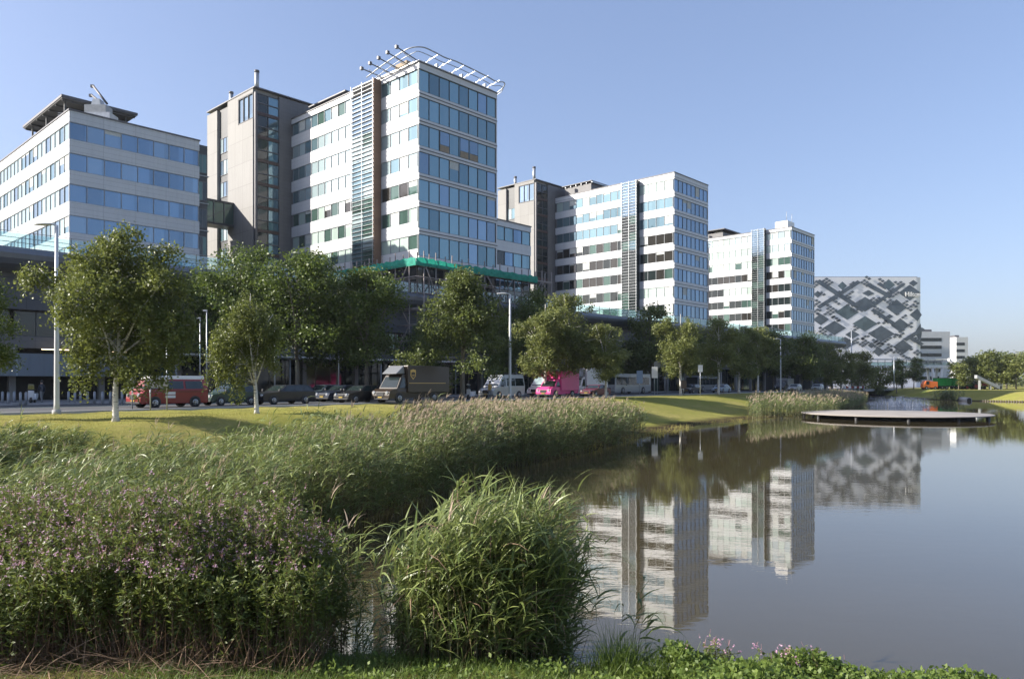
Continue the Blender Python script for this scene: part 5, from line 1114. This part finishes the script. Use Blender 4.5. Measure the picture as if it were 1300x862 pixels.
for a in (-1, 1):
    for s in (-1, 1): w = MB(); w.tube([(a, s*.6, .4), (a, s*.9, .4)], .4, 'tyre', 14); w.build('wheel', r)
x, y, z = shore(1254, 200); r = empty('conveyor_ramp', (x, y, z), 0, label='grey sloping conveyor ramp beside the tractor', cat='ramp', group=SH)
w = MB(); w.prism([(-3.2, 3.0), (-3.2, 3.9), (2.9, .9), (2.9, .05)], 'y', -.6, .6, 'frame'); w.build('belt_frame', r)
for a, h in ((-2.2, 2.5), (.6, 1.15)): w = MB(); w.box(a-.06, a+.06, -.5, .5, 0, h, 'steel'); w.build('leg', r)
x, y, z = shore(1268, 203); w = MB(); w.box(-.8, .8, -.5, .5, 1.0, 1.9, 'p_white'); w.box(-.7, -.6, -.4, .4, 0, 1.0, 'steel'); w.box(.6, .7, -.4, .4, 0, 1.0, 'steel'); w.box(-.6, .6, -.52, -.505, 1.2, 1.7, 'p_grey'); w.build('site_board', loc=(x, y, z), label='small white board on posts right of the ramp', cat='board')

# raised walkway by the hotel
wx0, wy0 = gp(1105, 238); wx1, _ = gp(1216, 238); r = empty('walkway', (wx0, wy0, 0), 0, label='white raised walkway on slanted legs in front of the diamond facade', cat='walkway')
w = MB(); WL = wx1-wx0; w.box(0, WL, 0, 4, 8.7, 9.5, 'white'); w.box(0, WL*.93, 0, 4, 11.3, 11.6, 'white'); w.build('deck', r)
w = MB(); w.box(.2, WL-.2, .5, .55, 9.52, 10.6, 'clear'); w.build('glass_side', r)
w = MB()
for i in range(12): w.box(i*WL/12.2+.1, i*WL/12.2+.25, .1, .25, 9.5, 11.29, 'frame')
w.box(0, WL, .1, .2, 10.5, 10.6, 'frame'); w.build('railing', r)
for a, b_ in ((.72, .74), (.83, .80)):
    for yy in (.5, 3.3): w = MB(); w.tube([(WL*b_, yy, GZ), (WL*a, yy, 8.69)], .42, 'white', 10); w.build('leg', r)
for a in (.1, .4): w = MB(); w.tube([(WL*a, 2, GZ), (WL*a, 2, 8.69)], .35, 'frame', 10); w.build('leg', r)
w = MB(); w.prism([(WL*.88, 11.7), (WL*.88, 10.9), (WL*1.03, 7.2), (WL*1.03, 8.0)], 'y', -1.2, -.1, 'white'); w.build('stair', r)

# lamp posts
for px, D, lab in ((72, 39.4, 'nearest tall white lamp post, beside the big birch'), (647.5, 70, 'tall white lamp post behind the reeds in the middle'), (991, 138, 'farthest of the three tall lamp posts, behind the far reed patch')):
    x, y = gp(px, D); z = gz(x, y); r = empty('lamp_post', (x, y, z), 0, label=lab, cat='lamp post', group='lamp posts along the lawn')
    w = MB(); w.tube([(0, 0, 0), (0, 0, .5), (0, 0, 5), (0, 0, 9.9)], [.16, .135, .11, .08], 'lamp_paint', 14); w.build('pole', r)
    w = MB(); w.tube([(0, 0, -.05), (0, 0, .22)], .22, 'kerb', 14); w.build('base', r)
    w = MB(); w.tube([(.05, 0, 9.88), (-.25, 0, 10.0), (-.5, 0, 10.0)], .05, 'lamp_paint', 8)
    w.grid([[(-.25-1.0*t, .19*math.sin(PI*min(1, .12+t*.86))**.5*math.cos(a), 9.99+.085*math.sin(PI*min(1, .12+t*.86))**.5*math.sin(a)) for a in [k*2*PI/12 for k in range(12)]] for t in [k/8 for k in range(9)]], 'lamp_paint'); w.build('lamp_head', r)
# signs seen from the back, thin posts and poles
x, y = gp(190, 44.4); x2, y2 = gp(215, 44.8); r = empty('road_sign', (x, y, gz(x, y)), 0, label='wide blank sign board on two posts in front of the red van', cat='sign')
dx, dy = x2-x, y2-y
w = MB(); w.box(-.3, dx+.14, -.03, .02, 1.36, 1.87, 'p_grey'); w.build('sign_board', r)
for a, h in ((0, 1.9), (dx, 3.9)): w = MB(); w.tube([(a, .08, 0), (a, .08, h)], .038, 'steel', 8); w.build('post', r)
def sign(px, D, h, bw, bh, bz, label, mat='steel', rnd=False, group='small signs on posts'):
    x, y = gp(px, D); r = empty('road_sign', (x, y, gz(x, y)), 0, label=label, cat='sign', group=group)
    w = MB(); w.tube([(0, 0, 0), (0, 0, h)], .04, 'steel', 8); w.build('post', r)
    w = MB()
    if rnd: w.prism([(bw/2*math.cos(a), bz+bw/2*math.sin(a)) for a in [k*PI/10 for k in range(20)]], 'y', -.07, -.045, mat)
    else: w.box(-bw/2, bw/2, -.07, -.045, bz-bh/2, bz+bh/2, mat)
    w.build('sign_board', r)
sign(168, 45.5, 2.2, .5, .8, 1.75, 'small grey sign on a thin post left of the wide blank board')
sign(831, 100, 3.9, .8, 1.5, 3.1, 'tall white sign on a post by the lawn edge, left of the pair', 'p_white'); sign(834.5, 101, 4.6, 1.0, 1, 4.2, 'dark round sign on a taller post beside the white one', 'p_grey', True)
sign(844, 108, 2.6, .3, .3, 2.4, 'thin dark post right of the white sign', 'p_grey'); sign(868, 98, 2.0, .7, 1.1, 1.5, 'low brown sign right of the first white trunk', 'p_brown'); sign(889, 97, 4.4, .6, .9, 3.6, 'narrow tall sign between the first two white trunks', 'p_white')
sign(812, 112, 3.2, .9, 1.9, 2.6, 'pale shelter sign beside the bus', 'p_lblue')
def pole(px, D, ztop, label, r_=.06):
    x, y = gp(px, D); r = MB(); r.tube([(0, 0, 0), (0, 0, ztop*.5), (0, 0, ztop)], [r_, r_*.9, r_*.75], 'steel', 8); r.box(-.3, .05, -.06, .06, ztop-.02, ztop+.09, 'steel'); r.build('thin_pole', loc=(x, y, max(GZ, gz(x, y))), label=label, cat='pole', group='thin poles before the dark building')
pole(254, 62, 7, 'thin grey pole behind the red van, left one of two'); pole(262.5, 62, 7.6, 'thin grey pole behind the red van, right one of two'); pole(349, 64, 6.5, 'thin pole above the black estate car'); pole(430, 68, 5.8, 'thin white pole behind the dark blue saloon'); pole(1081, 190, 15.5, 'slender mast in front of the diamond facade', .16); pole(1135, 200, 9., 'slender white mast under the walkway', .14)
# bollards before the car park
Bk = 'short bollards before the dark car park'
first = None
bl = [(3, 57), (10.5, 53), (18, 57), (26, 53), (33, 53.5), (87, 58), (95, 57), (102, 57.5), (111, 56.5), (120, 57), (130, 56), (140, 57), (155, 56.5)]
for px, D in bl:
    x, y = gp(px, D)
    if first is None:
        first = MB(); first.tube([(0, 0, 0), (0, 0, .85)], .09, 'frame', 12); first.tube([(0, 0, .852), (0, 0, .9), (0, 0, .94)], [.095, .08, .03], 'frame', 12); first = first.build('bollard', label='short grey bollard in the row before the dark car park', cat='bollard', group=Bk); o = first
    else: o = first.copy(); COL.objects.link(o)
    o.location = (x, y, GZ+.07)
# red and white barrier far along the road
x, y = gp(1084, 172); r = empty('road_barrier', (x, y, GZ+.05), .3, label='red and white barrier boards by the far road', cat='barrier')
for i in range(8): w = MB(); w.box(-3+i*.75, -2.26+i*.75, -.03, .03, .5, .95, 'p_red' if i % 2 else 'p_white'); w.build('board', r)
for a in (-2.8, 0, 2.8): w = MB(); w.box(a-.05, a+.05, -.2, .2, 0, 1.05, 'steel'); w.build('post', r)
# scooters and people
def scooter(px, D, label, rz):
    x, y = gp(px, D); r = empty('motor_scooter', (x, y, GZ+.07), rz, label=label, cat='scooter', group='parked scooters')
    w = MB(); w.prism([(-.75, .5), (-.8, .8), (-.1, .78), (.15, .4), (.45, .4), (.6, 1.0), (.72, 1.0), (.66, .3), (-.4, .3)], 'y', -.2, .2, 'p_white'); w.build('body', r, bevel=.04)
    w = MB(); w.prism([(-.78, .81), (-.72, .9), (-.1, .88), (-.08, .8)], 'y', -.16, .16, 'black_trim'); w.build('seat', r, bevel=.02)
    w = MB(); w.tube([(.62, -.34, 1.1), (.66, 0, 1.05), (.62, .34, 1.1)], .02, 'black_trim', 6); w.box(.6, .64, -.2, .2, 1.1, 1.5, 'clear'); w.build('handlebar', r)
    for a in (-.55, .68): w = MB(); w.tube([(a, -.06, .25), (a, .06, .25)], .25, 'tyre', 16); w.build('wheel', r)
scooter(598, 72, 'white scooter behind the brown truck', -1.9); scooter(42, 57, 'white motor scooter with windscreen in the dark car park entrance', -1.2)
def person(px, D, label, top, legs, rz, step=.22):
    x, y = gp(px, D); r = empty('person', (x, y, GZ+.07), rz, label=label, cat='person')
    J = [(0, 0, .93), (0, 0, 1.12), (0, 0, 1.36), (0, .02, 1.5), (0, .03, 1.60), (0, .04, 1.73), (.10, 0, .9), (.11, step*.6, .5), (.11, step*.5, .08), (.11, step*.5+.16, .04), (-.10, 0, .9), (-.11, -step*.2, .5), (-.11, -step, .1), (-.11, -step+.15, .04),
         (.18, 0, 1.40), (.23, -.06, 1.12), (.22, .06, .88), (.22, .09, .78), (-.18, 0, 1.40), (-.23, .06, 1.12), (-.22, .16, .90), (-.22, .19, .80)]
    E_ = [(0, 1), (1, 2), (2, 3), (3, 4), (4, 5), (0, 6), (6, 7), (7, 8), (8, 9), (0, 10), (10, 11), (11, 12), (12, 13), (2, 14), (14, 15), (15, 16), (16, 17), (2, 18), (18, 19), (19, 20), (20, 21)]
    R_ = [.13, .13, .15, .055, .10, .085, .09, .065, .045, .04, .09, .065, .045, .04, .06, .045, .035, .035, .06, .045, .035, .035]
    me_ = bpy.data.meshes.new('body'); me_.from_pydata(J, E_, []); o = bpy.data.objects.new('body', me_); COL.objects.link(o); md = o.modifiers.new('skin', 'SKIN'); o.modifiers.new('sub', 'SUBSURF').render_levels = 1; o.modifiers[-1].levels = 1
    for i, v_ in enumerate(me_.skin_vertices[0].data): v_.radius = (R_[i], R_[i]*.85); v_.use_root = (i == 0)
    bpy.context.view_layer.update(); m2 = bpy.data.meshes.new_from_object(o.evaluated_get(bpy.context.evaluated_depsgraph_get())); bpy.data.objects.remove(o)
    m2.materials.clear()
    for k in (top, legs, 'skin', 'black_trim'): m2.materials.append(M[k])
    for p in m2.polygons: z = p.center.z; p.material_index = 2 if (z > 1.5 or (z < .84 and abs(p.center.x) > .17)) else (0 if z > .92 else (1 if z > .1 else 3)); p.use_smooth = True
    o = bpy.data.objects.new('body', m2); COL.objects.link(o); o.parent = r
    w = MB(); w.lathe([(.02, 1.60), (.09, 1.62), (.105, 1.70), (.09, 1.78), (.02, 1.82)], 'black_trim', 12, (0, .015, 0)); w.build('hair', r)
person(53, 58.5, 'person in dark clothes walking in front of the dark car park', 'p_navy', 'p_grey', 1.2); person(622, 73, 'person in a pale yellow top standing left of the silver minibus', 'p_gold', 'p_grey', 2.5, .05)

# round deck and fountain on the lake
dcx, dcy = gp(1134, 81); r = empty('round_deck', (dcx, dcy, 0), 0, label='pale round concrete deck lying low over the water', cat='deck')
M['deck_c'] = asphalt('pale_deck_concrete', (.26, .235, .21), .9)
w = MB(); w.lathe([(.1, .40), (8.9, .40), (9.3, .42), (9.3, .49), (9.22, .52), (.1, .53)], 'deck_c', 72); w.build('deck_slab', r)
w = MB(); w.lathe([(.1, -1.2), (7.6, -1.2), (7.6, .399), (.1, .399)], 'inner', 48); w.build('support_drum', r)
for k in range(12): a = k*PI/6+.2; w = MB(); w.tube([(9.0*math.cos(a), 9.0*math.sin(a), -1.2), (9.0*math.cos(a), 9.0*math.sin(a), .399)], .16, 'black_trim', 10); w.build('pile', r)
rng = np.random.default_rng(91); n = 26000; fx, fy = gp(1142, 124)
m, nt, b = newmat('spray'); b.inputs['Base Color'].default_value = (.85, .87, .9, 1); b.inputs['Roughness'].default_value = .9
tp = N(nt, 'ShaderNodeBsdfTransparent'); mx = N(nt, 'ShaderNodeMixShader'); mx.inputs[0].default_value = .22; nt.links.new(tp.outputs[0], mx.inputs[1]); nt.links.new(b.outputs[0], mx.inputs[2]); nt.links.new(mx.outputs[0], nt.nodes['Material Output'].inputs[0]); M['spray'] = m
n = 420; a = rng.uniform(0, 2*PI, n); rr = 5.2*rng.uniform(0, 1, n)**.6; P_ = np.column_stack([fx+rr*np.cos(a), fy+rr*np.sin(a)*.8, np.zeros(n)+.02])
vg = Veg(); vg.add(ribbons(P_, rng.uniform(0, 6.28, n), PI/2-.08, .15, rng.uniform(.3, 1.9, n)*(1.15-rr/8), .30, 4, rng, tip=.5), 0., 'spray')
P_ = P_[rng.integers(0, n, 2600)]+np.column_stack([rng.normal(0, .25, (2600, 2)), rng.uniform(0, 1.5, 2600)]); vg.add(leaves(P_, .16, .14, rng), 0., 'spray'); vg.build('fountain', label='white fountain spray on the water behind the round deck', cat='fountain', kind='stuff')
# culvert mouth and timber edging of the far shore
x, y = gp(1226, 159.5); w = MB(); w.tube([(x, y+2, .2), (x, y-1.2, .2)], .6, 'kerb', 18); w.tube([(x, y-1.25, .2), (x, y-1.201, .2)], .45, 'inner', 18); w.build('culvert_mouth', label='round culvert mouth at the far water line', cat='culvert')
w = MB(); p = [(98.5, 157.6), (105, 145.5), (141, 137.6), (190, 131.7)]
for a, c in zip(p[:-1], p[1:]):
    n = int(math.dist(a, c)/.5)
    for i in range(n): t = i/n; w.tube([(a[0]+(c[0]-a[0])*t, a[1]+(c[1]-a[1])*t-.3, -.6), (a[0]+(c[0]-a[0])*t, a[1]+(c[1]-a[1])*t-.3, .28+.04*(i % 3))], .12, 'bark', 5)
w.build('timber_edging', label='row of short timber stakes edging the far shore', cat='edging')

# morning haze over the whole place
m = bpy.data.materials.new('haze'); m.use_nodes = True; nt = m.node_tree
nt.nodes.remove(nt.nodes['Principled BSDF']); pv = N(nt, 'ShaderNodeVolumePrincipled'); pv.inputs['Color'].default_value = (.86, .91, 1, 1); pv.inputs['Density'].default_value = .00011; pv.inputs['Anisotropy'].default_value = .3
nt.links.new(pv.outputs[0], nt.nodes['Material Output'].inputs['Volume']); M['haze'] = m
w = MB(); w.box(-4200, 4200, -800, 6200, -3.0, 75, 'haze'); w.build('haze', kind='stuff', label='thin morning haze over the lake and the towers', cat='haze')
